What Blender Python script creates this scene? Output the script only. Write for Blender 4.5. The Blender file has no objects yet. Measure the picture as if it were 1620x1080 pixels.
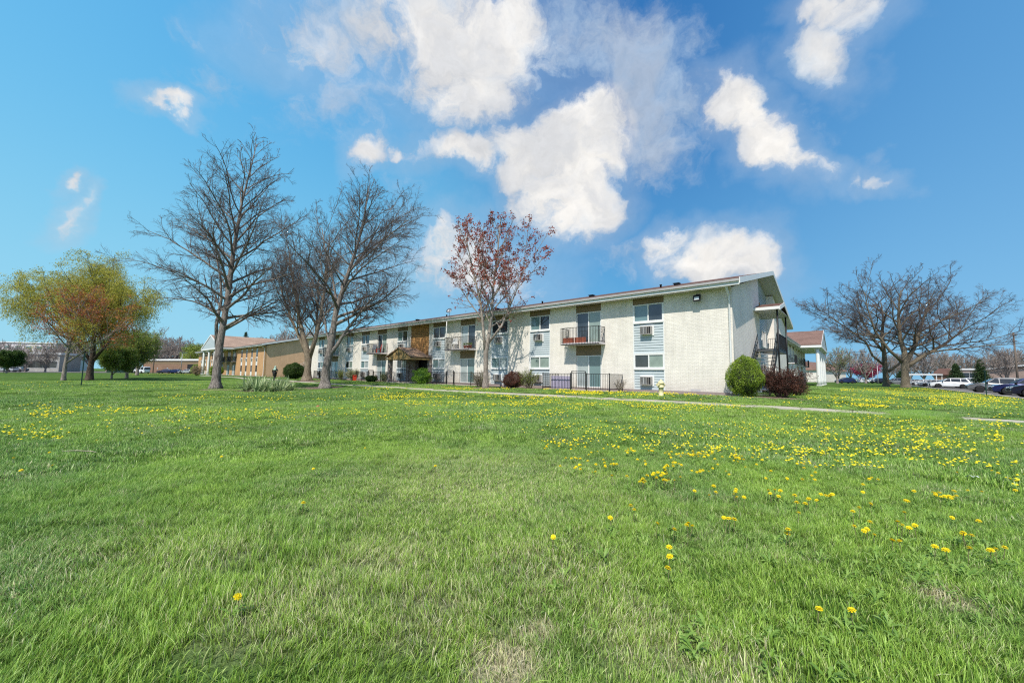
import bpy, bmesh, math, random
import numpy as np
from mathutils import Vector, Matrix, noise as mnoise
PI = math.pi
sc = bpy.context.scene
col = sc.collection
sc.view_settings.view_transform = 'Standard'
sc.view_settings.look = 'None'
sc.view_settings.exposure = 0
sc.view_settings.gamma = 1
sc.cycles.use_denoising = False
sc.cycles.filter_width = 1.2
sc.cycles.max_bounces = 6
sc.cycles.transparent_max_bounces = 8
sc.cycles.diffuse_bounces = 3
sc.cycles.glossy_bounces = 2

# ------------------------------------------------------------------ camera
FPX = 611.0                       # focal length in pixels of a 1620 px wide frame
CAM = Vector((0, 0, 1.35))
ROLL = math.atan(.0137)
PITCH = math.radians(4.827)
Fv = Vector((0, math.cos(PITCH), math.sin(PITCH)))
R0 = Vector((1, 0, 0)); U0 = R0.cross(Fv)
Rv = math.cos(ROLL)*R0 + math.sin(ROLL)*U0
Uv = -math.sin(ROLL)*R0 + math.cos(ROLL)*U0
cd = bpy.data.cameras.new('camera'); cam = bpy.data.objects.new('camera', cd); col.objects.link(cam)
cd.sensor_width = 36; cd.lens = 36*FPX/1620; cd.clip_start = .05; cd.clip_end = 6000
m = Matrix((Rv, Uv, -Fv)).transposed().to_4x4(); m.translation = CAM
cam.matrix_world = m
sc.camera = cam

def ray(px, py): return Fv*FPX + Rv*(px-810) - Uv*(py-540)
def atD(px, py, D):
    r = ray(px, py); return CAM + r*(D/r.y)

# ------------------------------------------------------------------ site frame
YAW = math.radians(41.174)
V = Vector((math.sin(YAW), math.cos(YAW), 0))           # into the main building
U = Vector((-math.cos(YAW), math.sin(YAW), 0))          # along its front, away to the left
C1 = Vector((11.48, 19.95, 0))
C2 = Vector((-44.33, 69.4, 0))
def st(s, t, z=0): return C1 + U*s + V*t + Vector((0, 0, z))
def to_st(x, y):
    d = Vector((x, y, 0)) - C1; return d.dot(U), d.dot(V)
def sstep(a, b, x):
    x = min(1, max(0, (x-a)/(b-a))); return x*x*(3-2*x)
RECTS = [(0, 54.2, 0, 22.5, .36), (1.6, 24, 27, 66, .3), (74.6, 127, .5, 23, .24)]
def ground_z(x, y):
    s, t = to_st(x, y); z = 0
    for s0, s1, t0, t1, h in RECTS:
        dx = max(s0-s, 0, s-s1); dy = max(t0-t, 0, t-t1)
        d = math.hypot(dx, dy)
        z = max(z, h*(1-sstep(2.0, 11.5, d)))
    und = .035*mnoise.noise(Vector((x*.11, y*.11, 3.1)))*sstep(4, 10, math.hypot(x, y))
    if s < -11: und *= 1-sstep(11, 13.5, -s)
    if math.hypot(x, y) > 70: und *= 1-sstep(70, 90, math.hypot(x, y))
    return z+und
def hit(px, py):
    """where the sight line through a photo pixel meets the lawn"""
    r = ray(px, py)
    if r.z >= -1e-4*r.y: return None
    z = 0.2
    for _ in range(25):
        t = (z-CAM.z)/r.z; p = CAM + r*t
        z = .5*z+.5*ground_z(p.x, p.y)
    return Vector((p.x, p.y, ground_z(p.x, p.y)))
def G(p): return Vector((p[0], p[1], ground_z(p[0], p[1])))

# ------------------------------------------------------------------ materials
MATS = {}
class NT:
    def __init__(s, name, world=False):
        if world: s.m = bpy.data.worlds.new(name)
        else: s.m = bpy.data.materials.new(name)
        s.m.use_nodes = True; s.nt = s.m.node_tree; s.nt.nodes.clear()
    def n(s, typ, **kw):
        nd = s.nt.nodes.new(typ)
        for k, v in kw.items():
            if k.startswith('i_'):
                key = k[2:]; key = int(key) if key.isdigit() else key.replace('_', ' ')
                s.set(nd.inputs[key], v)
            else: setattr(nd, k, v)
        return nd
    def set(s, inp, v):
        if isinstance(v, bpy.types.NodeSocket): s.nt.links.new(v, inp)
        elif isinstance(v, bpy.types.Node): s.nt.links.new(v.outputs[0], inp)
        else: inp.default_value = v
    def math(s, op, a, b=0.0, c=None, clamp=False):
        nd = s.nt.nodes.new('ShaderNodeMath'); nd.operation = op; nd.use_clamp = clamp
        s.set(nd.inputs[0], a); s.set(nd.inputs[1], b)
        if c is not None: s.set(nd.inputs[2], c)
        return nd.outputs[0]
    def vmath(s, op, a, b=(0, 0, 0)):
        nd = s.nt.nodes.new('ShaderNodeVectorMath'); nd.operation = op
        s.set(nd.inputs[0], a)
        if op == 'SCALE': s.set(nd.inputs[3], b)
        else: s.set(nd.inputs[1], b)
        return nd.outputs['Value'] if op in ('DOT_PRODUCT', 'LENGTH') else nd.outputs[0]
    def mix(s, f, a, b, blend='MIX'):
        nd = s.nt.nodes.new('ShaderNodeMix'); nd.data_type = 'RGBA'; nd.blend_type = blend
        s.set(nd.inputs[0], f)
        for i, v in ((6, a), (7, b)):
            if isinstance(v, tuple) and len(v) == 3: v = (*v, 1)
            s.set(nd.inputs[i], v)
        return nd.outputs[2]
    def ramp(s, f, stops):
        nd = s.nt.nodes.new('ShaderNodeValToRGB'); s.set(nd.inputs[0], f)
        e = nd.color_ramp.elements
        while len(e) > 2: e.remove(e[-1])
        e[0].position = stops[0][0]; e[0].color = (*stops[0][1], 1)
        e[1].position = stops[-1][0]; e[1].color = (*stops[-1][1], 1)
        for p, c in stops[1:-1]:
            x = e.new(p); x.color = (*c, 1)
        return nd.outputs[0]
    def mr(s, v, a, b, c=0., d=1., smooth=False):
        nd = s.nt.nodes.new('ShaderNodeMapRange')
        if smooth: nd.interpolation_type = 'SMOOTHSTEP'
        s.set(nd.inputs[0], v)
        for i, x in enumerate((a, b, c, d)): nd.inputs[i+1].default_value = x
        return nd.outputs[0]
    def noise(s, vec, scale, detail=4, rough=.55, **kw):
        nd = s.nt.nodes.new('ShaderNodeTexNoise'); s.set(nd.inputs['Vector'], vec)
        nd.inputs['Scale'].default_value = scale; nd.inputs['Detail'].default_value = detail
        nd.inputs['Roughness'].default_value = rough
        return nd
    def out(s, sh):
        o = s.nt.nodes.new('ShaderNodeOutputMaterial'); s.nt.links.new(sh, o.inputs[0]); return s.m
    def bsdf(s, color, rough=.7, metal=0., spec=.5, bump=None, bstr=.3, bdist=.01, **kw):
        p = s.nt.nodes.new('ShaderNodeBsdfPrincipled')
        if isinstance(color, tuple) and len(color) == 3: color = (*color, 1)
        s.set(p.inputs['Base Color'], color); s.set(p.inputs['Roughness'], rough)
        p.inputs['Metallic'].default_value = metal; p.inputs['Specular IOR Level'].default_value = spec
        if bump is not None:
            b = s.nt.nodes.new('ShaderNodeBump'); b.inputs['Strength'].default_value = bstr
            b.inputs['Distance'].default_value = bdist; s.set(b.inputs['Height'], bump)
            s.nt.links.new(b.outputs[0], p.inputs['Normal'])
        for k, v in kw.items(): s.set(p.inputs[k.replace('_', ' ')], v)
        return p.outputs[0]

def plain(name, c, rough=.6, metal=0., var=.12, scale=6., spec=.4, coat=0.):
    """painted or bare surface with uneven tone"""
    N = NT(name); tc = N.n('ShaderNodeTexCoord')
    n1 = N.noise(tc.outputs['Object'], scale, 5); n2 = N.noise(tc.outputs['Object'], scale*.15, 3)
    f = N.math('ADD', N.math('MULTIPLY', n1.outputs[0], .5), N.math('MULTIPLY', n2.outputs[0], .5))
    k = N.mr(f, .3, .7, 1-var, 1+var)
    cc = N.vmath('SCALE', N.n('ShaderNodeRGB').outputs[0], k)
    N.nt.nodes['RGB'].outputs[0].default_value = (*c, 1)
    sh = N.bsdf(cc, N.mr(n1.outputs[0], .3, .7, rough*.85, min(1, rough*1.1)), metal, spec, Coat_Weight=coat)
    MATS[name] = N.out(sh); return MATS[name]

def brick(name, c1, c2, mortar, bump=.6, dirt=.25):
    N = NT(name); tc = N.n('ShaderNodeTexCoord'); uv = tc.outputs['UV']
    b = N.n('ShaderNodeTexBrick', i_Scale=1.0); b.offset = .5
    N.set(b.inputs['Vector'], uv); b.inputs['Mortar Size'].default_value = .010; b.inputs['Mortar Smooth'].default_value = .3
    b.inputs['Brick Width'].default_value = .215; b.inputs['Row Height'].default_value = .078
    b.inputs['Bias'].default_value = 0
    b.inputs['Color1'].default_value = (*c1, 1); b.inputs['Color2'].default_value = (*c2, 1); b.inputs['Mortar'].default_value = (*mortar, 1)
    n1 = N.noise(uv, .7, 5, .6); n2 = N.noise(uv, 14, 3)
    k = N.math('MULTIPLY', N.mr(n1.outputs[0], .3, .72, 1.06, 1-dirt), N.mr(n2.outputs[0], .3, .7, .92, 1.08))
    sep = N.n('ShaderNodeSeparateXYZ'); N.set(sep.inputs[0], uv)
    mps = N.n('ShaderNodeMapping'); N.set(mps.inputs[0], uv); mps.inputs['Scale'].default_value = (2.6, .22, 1)
    stn = N.noise(mps.outputs[0], 1.6, 5, .6); k = N.math('MULTIPLY', k, N.mr(stn.outputs[0], .35, .7, 1.03, .92))
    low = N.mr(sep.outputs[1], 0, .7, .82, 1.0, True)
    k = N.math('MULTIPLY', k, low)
    c = N.vmath('SCALE', b.outputs['Color'], k)
    MATS[name] = N.out(N.bsdf(c, .85, 0, .25, bump=N.math('SUBTRACT', 1.0, b.outputs['Fac']), bstr=bump, bdist=.008)); return MATS[name]

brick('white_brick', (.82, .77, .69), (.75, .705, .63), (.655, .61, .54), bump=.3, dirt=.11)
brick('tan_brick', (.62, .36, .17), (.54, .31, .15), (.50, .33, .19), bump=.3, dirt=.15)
brick('brightened_tan_brick', (.93, .56, .33), (.84, .50, .29), (.78, .50, .32), bump=.3, dirt=.12)  # tan brick lifted in colour to make up for grazing sun on the gable
brick('brightened_cream_brick', (.93, .85, .76), (.86, .78, .70), (.72, .66, .59), bump=.3, dirt=.10)  # light built into the colour: end walls paler than the sunlit front brick
brick('brown_brick', (.30, .17, .10), (.24, .14, .085), (.26, .21, .17))
brick('pink_brick', (.52, .36, .29), (.45, .32, .26), (.40, .34, .30))
plain('white_trim', (.76, .76, .74), .45, var=.06)
plain('soffit_paint', (.66, .61, .62), .6, var=.06)
plain('blue_siding', (.46, .515, .53), .5, var=.05)
plain('grey_siding', (.38, .42, .44), .5, var=.05)
plain('brown_board', (.21, .15, .085), .7, var=.2)
plain('dark_metal', (.018, .018, .02), .4, .3, .2)
plain('grey_metal', (.30, .31, .32), .4, .6, .1)
plain('galvanised', (.50, .475, .48), .5, .1, .1)
plain('concrete', (.36, .32, .27), .9, var=.18, scale=3)
plain('path_concrete', (.50, .46, .36), .9, var=.2, scale=2)
plain('foundation_concrete', (.30, .245, .225), .9, var=.2)
plain('interior_dark', (.012, .013, .015), .8)
plain('red_paint', (.55, .045, .02), .5)
plain('terracotta', (.40, .12, .07), .7)
plain('hydrant_paint', (.72, .64, .36), .5, var=.15, scale=14)
plain('pale_stone', (.42, .40, .36), .8, var=.35, scale=9)
plain('black_rubber', (.015, .015, .016), .8)
plain('alloy', (.62, .63, .64), .3, .8)
plain('dark_alloy', (.06, .06, .065), .35, .7)
plain('green_metal', (.02, .055, .045), .4, .3)
plain('lamp_glass', (.75, .77, .78), .15)
plain('pole_wood', (.16, .125, .10), .9, var=.2)
plain('white_plastic', (.72, .72, .70), .4, var=.05)
plain('skin', (.42, .25, .17), .6)
plain('mint_cloth', (.36, .52, .44), .85)
plain('black_cloth', (.014, .015, .016), .9, var=.3)
plain('tan_cloth', (.40, .33, .27), .9)
plain('mauve_cloth', (.40, .36, .48), .85)
plain('red_tail', (.35, .01, .01), .2)

def roofing(name, a, b):
    N = NT(name); tc = N.n('ShaderNodeTexCoord'); uv = tc.outputs['UV']
    br = N.n('ShaderNodeTexBrick', i_Scale=1.0); N.set(br.inputs['Vector'], uv)
    br.inputs['Brick Width'].default_value = .33; br.inputs['Row Height'].default_value = .14; br.inputs['Mortar Size'].default_value = .006
    br.inputs['Color1'].default_value = (*a, 1); br.inputs['Color2'].default_value = (*b, 1)
    br.inputs['Mortar'].default_value = (a[0]*.5, a[1]*.5, a[2]*.5, 1)
    n1 = N.noise(uv, .5, 5); c = N.vmath('SCALE', br.outputs[0], N.mr(n1.outputs[0], .3, .7, .8, 1.15))
    MATS[name] = N.out(N.bsdf(c, .95, 0, .15, bump=br.outputs['Fac'], bstr=-.4))
roofing('roof_shingle', (.17, .095, .075), (.12, .07, .058))
roofing('red_shingle', (.25, .155, .125), (.20, .125, .10))
roofing('tan_shingle', (.40, .285, .215), (.34, .235, .175))
roofing('canopy_shingle', (.50, .33, .22), (.42, .27, .18))

# cedar shakes of the entrance bay
N = NT('cedar_shake'); tc = N.n('ShaderNodeTexCoord'); uv = tc.outputs['UV']
br = N.n('ShaderNodeTexBrick', i_Scale=1.0); N.set(br.inputs['Vector'], uv); br.inputs['Brick Width'].default_value = .16
br.inputs['Row Height'].default_value = .17; br.inputs['Mortar Size'].default_value = .012; br.inputs['Bias'].default_value = .1
br.inputs['Color1'].default_value = (.62, .34, .13, 1); br.inputs['Color2'].default_value = (.42, .22, .085, 1); br.inputs['Mortar'].default_value = (.05, .028, .015, 1)
nz = N.noise(uv, 3, 5)
MATS['cedar_shake'] = N.out(N.bsdf(N.vmath('SCALE', br.outputs[0], N.mr(nz.outputs[0], .3, .7, .6, 1.3)), .85, 0, .2))
# rubble stone
N = NT('rubble_stone'); tc = N.n('ShaderNodeTexCoord')
vo = N.n('ShaderNodeTexVoronoi', i_Scale=6.5); N.set(vo.inputs['Vector'], tc.outputs['Object'])
vd = N.n('ShaderNodeTexVoronoi', feature='DISTANCE_TO_EDGE', i_Scale=6.5); N.set(vd.inputs['Vector'], tc.outputs['Object'])
sx = N.n('ShaderNodeSeparateXYZ'); N.set(sx.inputs[0], vo.outputs['Color'])
cc = N.ramp(sx.outputs[0], [(0, (.12, .09, .08)), (.4, (.30, .23, .19)), (.7, (.20, .17, .17)), (1, (.42, .36, .31))])
cc = N.mix(N.mr(vd.outputs[0], 0, .06), (.22, .2, .18), cc)
MATS['rubble_stone'] = N.out(N.bsdf(cc, .85, 0, .3, bump=vd.outputs[0], bstr=.8, bdist=.03))

def pane(name, c, blind=None, rough=.04):
    N = NT(name); tc = N.n('ShaderNodeTexCoord'); uv = tc.outputs['UV']
    n1 = N.noise(tc.outputs['Object'], .9, 3)
    cc = N.vmath('SCALE', N.n('ShaderNodeRGB').outputs[0], N.mr(n1.outputs[0], .3, .7, .5, 1.6))
    N.nt.nodes['RGB'].outputs[0].default_value = (*c, 1)
    if blind:                                    # curtain folds standing behind the glass
        w = N.n('ShaderNodeTexWave', i_Scale=5.0, i_Distortion=2.5); N.set(w.inputs['Vector'], uv)
        bl = N.mix(w.outputs['Fac'], tuple(x*.72 for x in blind), blind)
        cc = N.mix(N.mr(n1.outputs[0], .25, .5, .55, .95), cc, bl)
    p = N.bsdf(cc, rough, 0, .9)
    MATS[name] = N.out(p)
pane('dark_glass', (.035, .045, .055))
pane('teal_glass', (.03, .07, .075), (.17, .27, .28))
pane('curtained_glass', (.05, .07, .07), (.30, .38, .33))
pane('pale_glass', (.10, .14, .15), (.44, .50, .50))
pane('car_glass', (.02, .024, .028))

def paint(name, c, metal=.35):
    N = NT(name); tc = N.n('ShaderNodeTexCoord'); n1 = N.noise(tc.outputs['Object'], 1.5, 3)
    cc = N.vmath('SCALE', N.n('ShaderNodeRGB').outputs[0], N.mr(n1.outputs[0], .3, .7, .88, 1.08))
    N.nt.nodes['RGB'].outputs[0].default_value = (*c, 1)
    MATS[name] = N.out(N.bsdf(cc, .32, metal, .5, Coat_Weight=.8, Coat_Roughness=.06))
paint('white_paint', (.72, .73, .74), 0); paint('silver_paint', (.42, .44, .46)); paint('navy_paint', (.006, .008, .028))
paint('grey_paint', (.17, .175, .18)); paint('blue_paint', (.010, .018, .10)); paint('black_paint', (.015, .016, .02)); paint('red_car_paint', (.30, .02, .02))
paint('purple_blue_paint', (.035, .035, .09))

def bark(name, c, dark=.5):
    N = NT(name); tc = N.n('ShaderNodeTexCoord'); o = tc.outputs['Object']
    mp = N.n('ShaderNodeMapping'); N.set(mp.inputs[0], o); mp.inputs['Scale'].default_value = (9, 9, 1.5)
    n1 = N.noise(mp.outputs[0], 2.2, 8, .65); n2 = N.noise(o, .6, 3); n3 = N.noise(o, 25, 2)
    k = N.math('MULTIPLY', N.mr(n1.outputs[0], .38, .62, dark, 1.3), N.mr(n2.outputs[0], .3, .7, .8, 1.2))
    cc = N.vmath('SCALE', N.n('ShaderNodeRGB').outputs[0], k); N.nt.nodes['RGB'].outputs[0].default_value = (*c, 1)
    MATS[name] = N.out(N.bsdf(cc, .95, 0, .15, bump=n1.outputs[0], bstr=.9, bdist=.04))
bark('grey_bark', (.26, .225, .20), .35); bark('pale_bark', (.31, .265, .225), .5); bark('tan_bark', (.25, .20, .145))
bark('dark_bark', (.10, .075, .06)); bark('twig_bark', (.16, .13, .12), .7); bark('purple_twig', (.14, .112, .105), .7)
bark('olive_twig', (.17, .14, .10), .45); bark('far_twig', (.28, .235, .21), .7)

def leaf(name, cols, rough=.55, trans=.35, scale=.9):
    """leaf colour varies leaf by leaf (attribute) and clump by clump (noise)"""
    N = NT(name); at_ = N.n('ShaderNodeAttribute', attribute_name='rnd'); tc = N.n('ShaderNodeTexCoord')
    n1 = N.noise(tc.outputs['Object'], scale, 3)
    f = N.math('ADD', N.math('MULTIPLY', at_.outputs['Fac'], .6), N.mr(n1.outputs[0], .3, .7, 0, .4))
    cc = N.ramp(f, cols)
    d = N.bsdf(cc, rough, 0, .3)
    t = N.n('ShaderNodeBsdfTranslucent'); N.set(t.inputs[0], cc)
    ms = N.n('ShaderNodeMixShader'); ms.inputs[0].default_value = trans
    N.set(ms.inputs[1], d); N.set(ms.inputs[2], t.outputs[0])
    MATS[name] = N.out(ms.outputs[0])
leaf('red_leaf', [(0, (.18, .035, .03)), (.5, (.36, .075, .045)), (1, (.56, .17, .07))])
leaf('orange_leaf', [(0, (.30, .07, .03)), (.45, (.52, .19, .05)), (1, (.60, .42, .08))], trans=.45)
leaf('willow_leaf', [(0, (.30, .32, .05)), (.5, (.52, .50, .08)), (1, (.68, .58, .14))], trans=.5)
leaf('fresh_leaf', [(0, (.10, .16, .03)), (.5, (.24, .32, .05)), (1, (.42, .46, .10))])
leaf('boxwood_leaf', [(0, (.07, .13, .01)), (.5, (.24, .36, .035)), (1, (.52, .62, .09))], .4, scale=3)
leaf('dark_shrub_leaf', [(0, (.02, .05, .01)), (.5, (.055, .11, .018)), (1, (.13, .19, .035))], .45)
leaf('bronze_leaf', [(0, (.045, .02, .018)), (.5, (.12, .05, .035)), (1, (.26, .10, .06))], .5)
leaf('lime_leaf', [(0, (.12, .22, .02)), (.5, (.22, .40, .04)), (1, (.38, .55, .08))], .5)
leaf('pale_leaf', [(0, (.20, .24, .10)), (.5, (.34, .36, .17)), (1, (.50, .48, .26))])
leaf('magenta_leaf', [(0, (.25, .02, .06)), (.5, (.42, .05, .13)), (1, (.55, .12, .20))])
leaf('needle_leaf', [(0, (.012, .03, .01)), (.5, (.03, .065, .02)), (1, (.08, .13, .035))], .6, .15)
leaf('strap_leaf', [(0, (.10, .18, .07)), (.5, (.32, .42, .19)), (1, (.75, .74, .42))], .45, .3, 2.5)
leaf('weed_leaf', [(0, (.12, .24, .04)), (.5, (.25, .40, .08)), (1, (.42, .55, .17))], .5, .3)
leaf('petal_yellow', [(0, (.90, .70, .01)), (.5, (.94, .77, .015)), (1, (.97, .85, .04))], .6, .25)
leaf('stem_green', [(0, (.20, .20, .08)), (1, (.38, .34, .20))], .6, .2)
leaf('dry_leaf', [(0, (.25, .18, .10)), (1, (.45, .36, .22))], .8, .2)

# ------------------------------------------------------------------ mesh building
class MB:
    def __init__(s): s.v = []; s.f = []; s.sm = []
    def poly(s, pts):
        i = len(s.v); s.v += [tuple(p) for p in pts]; s.f.append(tuple(range(i, i+len(pts)))); s.sm.append(False); return s
    def box(s, x0, x1, y0, y1, z0, z1):
        if x0 > x1: x0, x1 = x1, x0
        if y0 > y1: y0, y1 = y1, y0
        i = len(s.v)
        s.v += [(x0, y0, z0), (x1, y0, z0), (x1, y1, z0), (x0, y1, z0), (x0, y0, z1), (x1, y0, z1), (x1, y1, z1), (x0, y1, z1)]
        for f in ((0, 3, 2, 1), (4, 5, 6, 7), (0, 1, 5, 4), (1, 2, 6, 5), (2, 3, 7, 6), (3, 0, 4, 7)):
            s.f.append(tuple(i+k for k in f)); s.sm.append(False)
        return s
    def hexa(s, b, t):
        """8 corners: bottom four then top four, both counter clockwise from above"""
        i = len(s.v); s.v += [tuple(p) for p in b]+[tuple(p) for p in t]
        for f in ((0, 3, 2, 1), (4, 5, 6, 7), (0, 1, 5, 4), (1, 2, 6, 5), (2, 3, 7, 6), (3, 0, 4, 7)):
            s.f.append(tuple(i+k for k in f)); s.sm.append(False)
        return s
    def tube(s, pts, radii, n=8, caps=True, squash=1.):
        pts = [Vector(p) for p in pts]
        if not hasattr(radii, '__len__'): radii = [radii]*len(pts)
        up = Vector((0, 0, 1)); base = len(s.v); a = None
        for k, p in enumerate(pts):
            d = (pts[min(k+1, len(pts)-1)]-pts[max(k-1, 0)]).normalized()
            if a is None:
                a = d.cross(up if abs(d.z) < .9 else Vector((1, 0, 0))).normalized()
            a = (a-d*a.dot(d)).normalized(); b = d.cross(a)
            for j in range(n):
                w = 2*PI*j/n; q = p+(a*math.cos(w)+b*math.sin(w)*squash)*radii[k]; s.v.append(tuple(q))
        for k in range(len(pts)-1):
            for j in range(n):
                s.f.append((base+k*n+j, base+k*n+(j+1) % n, base+(k+1)*n+(j+1) % n, base+(k+1)*n+j)); s.sm.append(n > 5)
        if caps:
            s.f.append(tuple(base+j for j in range(n-1, -1, -1))); s.sm.append(False)
            e = base+(len(pts)-1)*n; s.f.append(tuple(e+j for j in range(n))); s.sm.append(False)
        return s
    def lathe(s, prof, n=16, c=(0, 0, 0), smooth=True):
        base = len(s.v)
        for r, z in prof:
            for j in range(n):
                w = 2*PI*j/n; s.v.append((c[0]+r*math.cos(w), c[1]+r*math.sin(w), c[2]+z))
        for k in range(len(prof)-1):
            for j in range(n):
                s.f.append((base+k*n+j, base+k*n+(j+1) % n, base+(k+1)*n+(j+1) % n, base+(k+1)*n+j)); s.sm.append(smooth)
        s.f.append(tuple(base+j for j in range(n-1, -1, -1))); s.sm.append(False)
        e = base+(len(prof)-1)*n; s.f.append(tuple(e+j for j in range(n))); s.sm.append(False)
        return s
    def build(s, name, mat, parent=None, loc=None, rotz=None, bevel=0):
        me = bpy.data.meshes.new(name); me.from_pydata(s.v, [], s.f); me.validate()
        if len(me.polygons) == len(s.sm): me.polygons.foreach_set('use_smooth', s.sm)
        boxuv(me)
        me.materials.append(MATS[mat])
        o = bpy.data.objects.new(name, me); col.objects.link(o)
        if parent: o.parent = parent
        if loc is not None: o.location = loc
        if rotz is not None: o.rotation_euler = (0, 0, rotz)
        if bevel:
            b = o.modifiers.new('bevel', 'BEVEL'); b.width = bevel; b.segments = 2; b.limit_method = 'ANGLE'; b.angle_limit = math.radians(40)
        return o
def boxuv(me):
    uv = me.uv_layers.new(name='UVMap')
    nl = len(me.loops)
    if not nl: return
    co = np.empty(len(me.vertices)*3); me.vertices.foreach_get('co', co); co = co.reshape(-1, 3)
    vi = np.empty(nl, dtype=np.int32); me.loops.foreach_get('vertex_index', vi)
    nn = np.empty(len(me.polygons)*3); me.polygons.foreach_get('normal', nn); nn = nn.reshape(-1, 3)
    ct = np.empty(len(me.polygons), dtype=np.int32); me.polygons.foreach_get('loop_total', ct)
    ln = np.repeat(nn, ct, axis=0); p = co[vi]; a = np.abs(ln)
    out = np.empty((nl, 2))
    hz = a[:, 2] > .85
    xs = (a[:, 0] > a[:, 1]) & ~hz
    out[:] = p[:, [0, 2]]
    out[xs] = p[xs][:, [1, 2]]; out[hz] = p[hz][:, :2]
    uv.data.foreach_set('uv', out.ravel())
def fastmesh(name, verts, quads, mat, tris=None, rnd=None, parent=None, smooth=False):
    """big mesh straight from arrays; rnd is one number per face, stored on its corners' points"""
    me = bpy.data.meshes.new(name); verts = np.asarray(verts, dtype=np.float32)
    me.vertices.add(len(verts)); me.vertices.foreach_set('co', verts.ravel())
    k = quads.shape[1]
    me.loops.add(quads.size); me.loops.foreach_set('vertex_index', quads.ravel().astype(np.int32))
    me.polygons.add(len(quads)); me.polygons.foreach_set('loop_start', np.arange(0, quads.size, k, dtype=np.int32))
    me.polygons.foreach_set('loop_total', np.full(len(quads), k, dtype=np.int32))
    if smooth: me.polygons.foreach_set('use_smooth', np.ones(len(quads), dtype=bool))
    me.update(calc_edges=True)
    if rnd is not None:
        at_ = me.attributes.new('rnd', 'FLOAT', 'POINT'); at_.data.foreach_set('value', np.asarray(rnd, dtype=np.float32))
    me.materials.append(MATS[mat])
    o = bpy.data.objects.new(name, me)
    if parent is not False: col.objects.link(o)
    if parent: o.parent = parent
    return o
def empty(name, loc, rz=0., label=None, cat=None, group=None):
    o = bpy.data.objects.new(name, None); col.objects.link(o); o.empty_display_size = .3
    o.location = loc; o.rotation_euler = (0, 0, rz)
    tag(o, label, cat, group); return o
def tag(o, label=None, cat=None, group=None, kind=None):
    if label: o['label'] = label
    if cat: o['category'] = cat
    if group: o['group'] = group
    if kind: o['kind'] = kind
    return o
KIDS = {}
def copy_tree(o, parent=None):
    c = o.copy(); col.objects.link(c)
    if parent: c.parent = parent
    for ch in [x for x in bpy.data.objects if x.parent == o]: copy_tree(ch, c)
    return c
# ------------------------------------------------------------------ setting: ground, path, parking
def build_ground():
    def axis(lo, hi, step, far):
        a = list(np.arange(lo, hi+.01, step)); d = step
        x = hi
        while x < far: d *= 1.35; x += d; a.append(x)
        d = step; x = lo
        while x > -far: d *= 1.35; x -= d; a.insert(0, x)
        return np.array(a)
    X = axis(-75, 75, 1., 3500); Y = axis(-12, 105, 1., 3500)
    vs = [(x, y, ground_z(x, y)) for y in Y for x in X]
    nx = len(X); i = np.arange(len(Y)-1)[:, None]*nx+np.arange(nx-1)[None, :]; i = i.ravel()
    q = np.stack([i, i+1, i+1+nx, i+nx], 1)
    o = fastmesh('ground', vs, q, 'lawn_soil', smooth=True)
    tag(o, kind='structure')
# lawn colour shared by soil and blades: patches in world space
def lawn_patches(N):
    g = N.n('ShaderNodeNewGeometry'); p = g.outputs['Position']
    fl = N.vmath('MULTIPLY', p, (1, 1, 0))
    big = N.noise(fl, .12, 3, .5); mid = N.noise(fl, .7, 4, .6); fine = N.noise(fl, 3.2, 4, .65)
    dry = N.math('ADD', N.math('MULTIPLY', mid.outputs[0], .55), N.math('MULTIPLY', fine.outputs[0], .45))
    dry = N.mr(dry, .48, .66, 0, 1, True)
    # worn, straw coloured spots where the photo shows them
    spots = None
    for x, y, r, k in DRY:
        d = N.vmath('LENGTH', N.vmath('SUBTRACT', fl, (x, y, 0)))
        w = N.math('MULTIPLY', N.mr(N.math('ADD', d, N.math('MULTIPLY', mid.outputs[0], r*.9)), r*.6, r*1.9, 1, 0, True), k)
        spots = w if spots is None else N.math('MAXIMUM', spots, w)
    return fl, big, mid, fine, dry, spots
DRY = []
for px, py, r, k in ((800, 1050, .22, 1.0), (850, 1000, .14, .9), (700, 960, .5, .42), (600, 885, .6, .42), (850, 900, .7, .38), (1490, 945, .16, 1.), (480, 950, .5, .42), (1010, 1000, .4, .4), (750, 760, 2.0, .35), (1150, 1060, .3, .4), (330, 880, .5, .3), (60, 900, .9, .25)):
    p = hit(px, py); DRY.append((p.x, p.y, r, k))
N = NT('lawn_soil')
fl, big, mid, fine, dry, spots = lawn_patches(N)
c = N.mix(N.mr(big.outputs[0], .35, .65), (.055, .12, .02), (.085, .16, .028))
c = N.mix(N.math('MULTIPLY', dry, .6), c, (.27, .30, .12))
c = N.mix(N.math('MULTIPLY', spots, .8), c, (.42, .36, .25))
vf = N.noise(fl, 26, 3, .7); c = N.vmath('SCALE', c, N.mr(vf.outputs[0], .3, .7, .5, 1.35))
MATS['lawn_soil'] = N.out(N.bsdf(c, 1., 0, .05, bump=vf.outputs[0], bstr=.6, bdist=.05))
N = NT('grass_blade')
fl, big, mid, fine, dry, spots = lawn_patches(N)
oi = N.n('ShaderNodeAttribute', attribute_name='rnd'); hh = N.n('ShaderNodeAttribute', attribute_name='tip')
c = N.ramp(oi.outputs['Fac'], [(0, (.135, .25, .03)), (.4, (.285, .445, .062)), (.75, (.43, .585, .12)), (.93, (.58, .68, .27)), (1, (.85, .80, .55))])
c2 = N.ramp(oi.outputs['Fac'], [(0, (.085, .195, .04)), (.6, (.21, .365, .085)), (1, (.41, .55, .22))])
c = N.mix(N.mr(N.math('ADD', N.math('MULTIPLY', big.outputs[0], .5), N.math('MULTIPLY', mid.outputs[0], .5)), .44, .58, 0, .9), c, c2)
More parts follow.
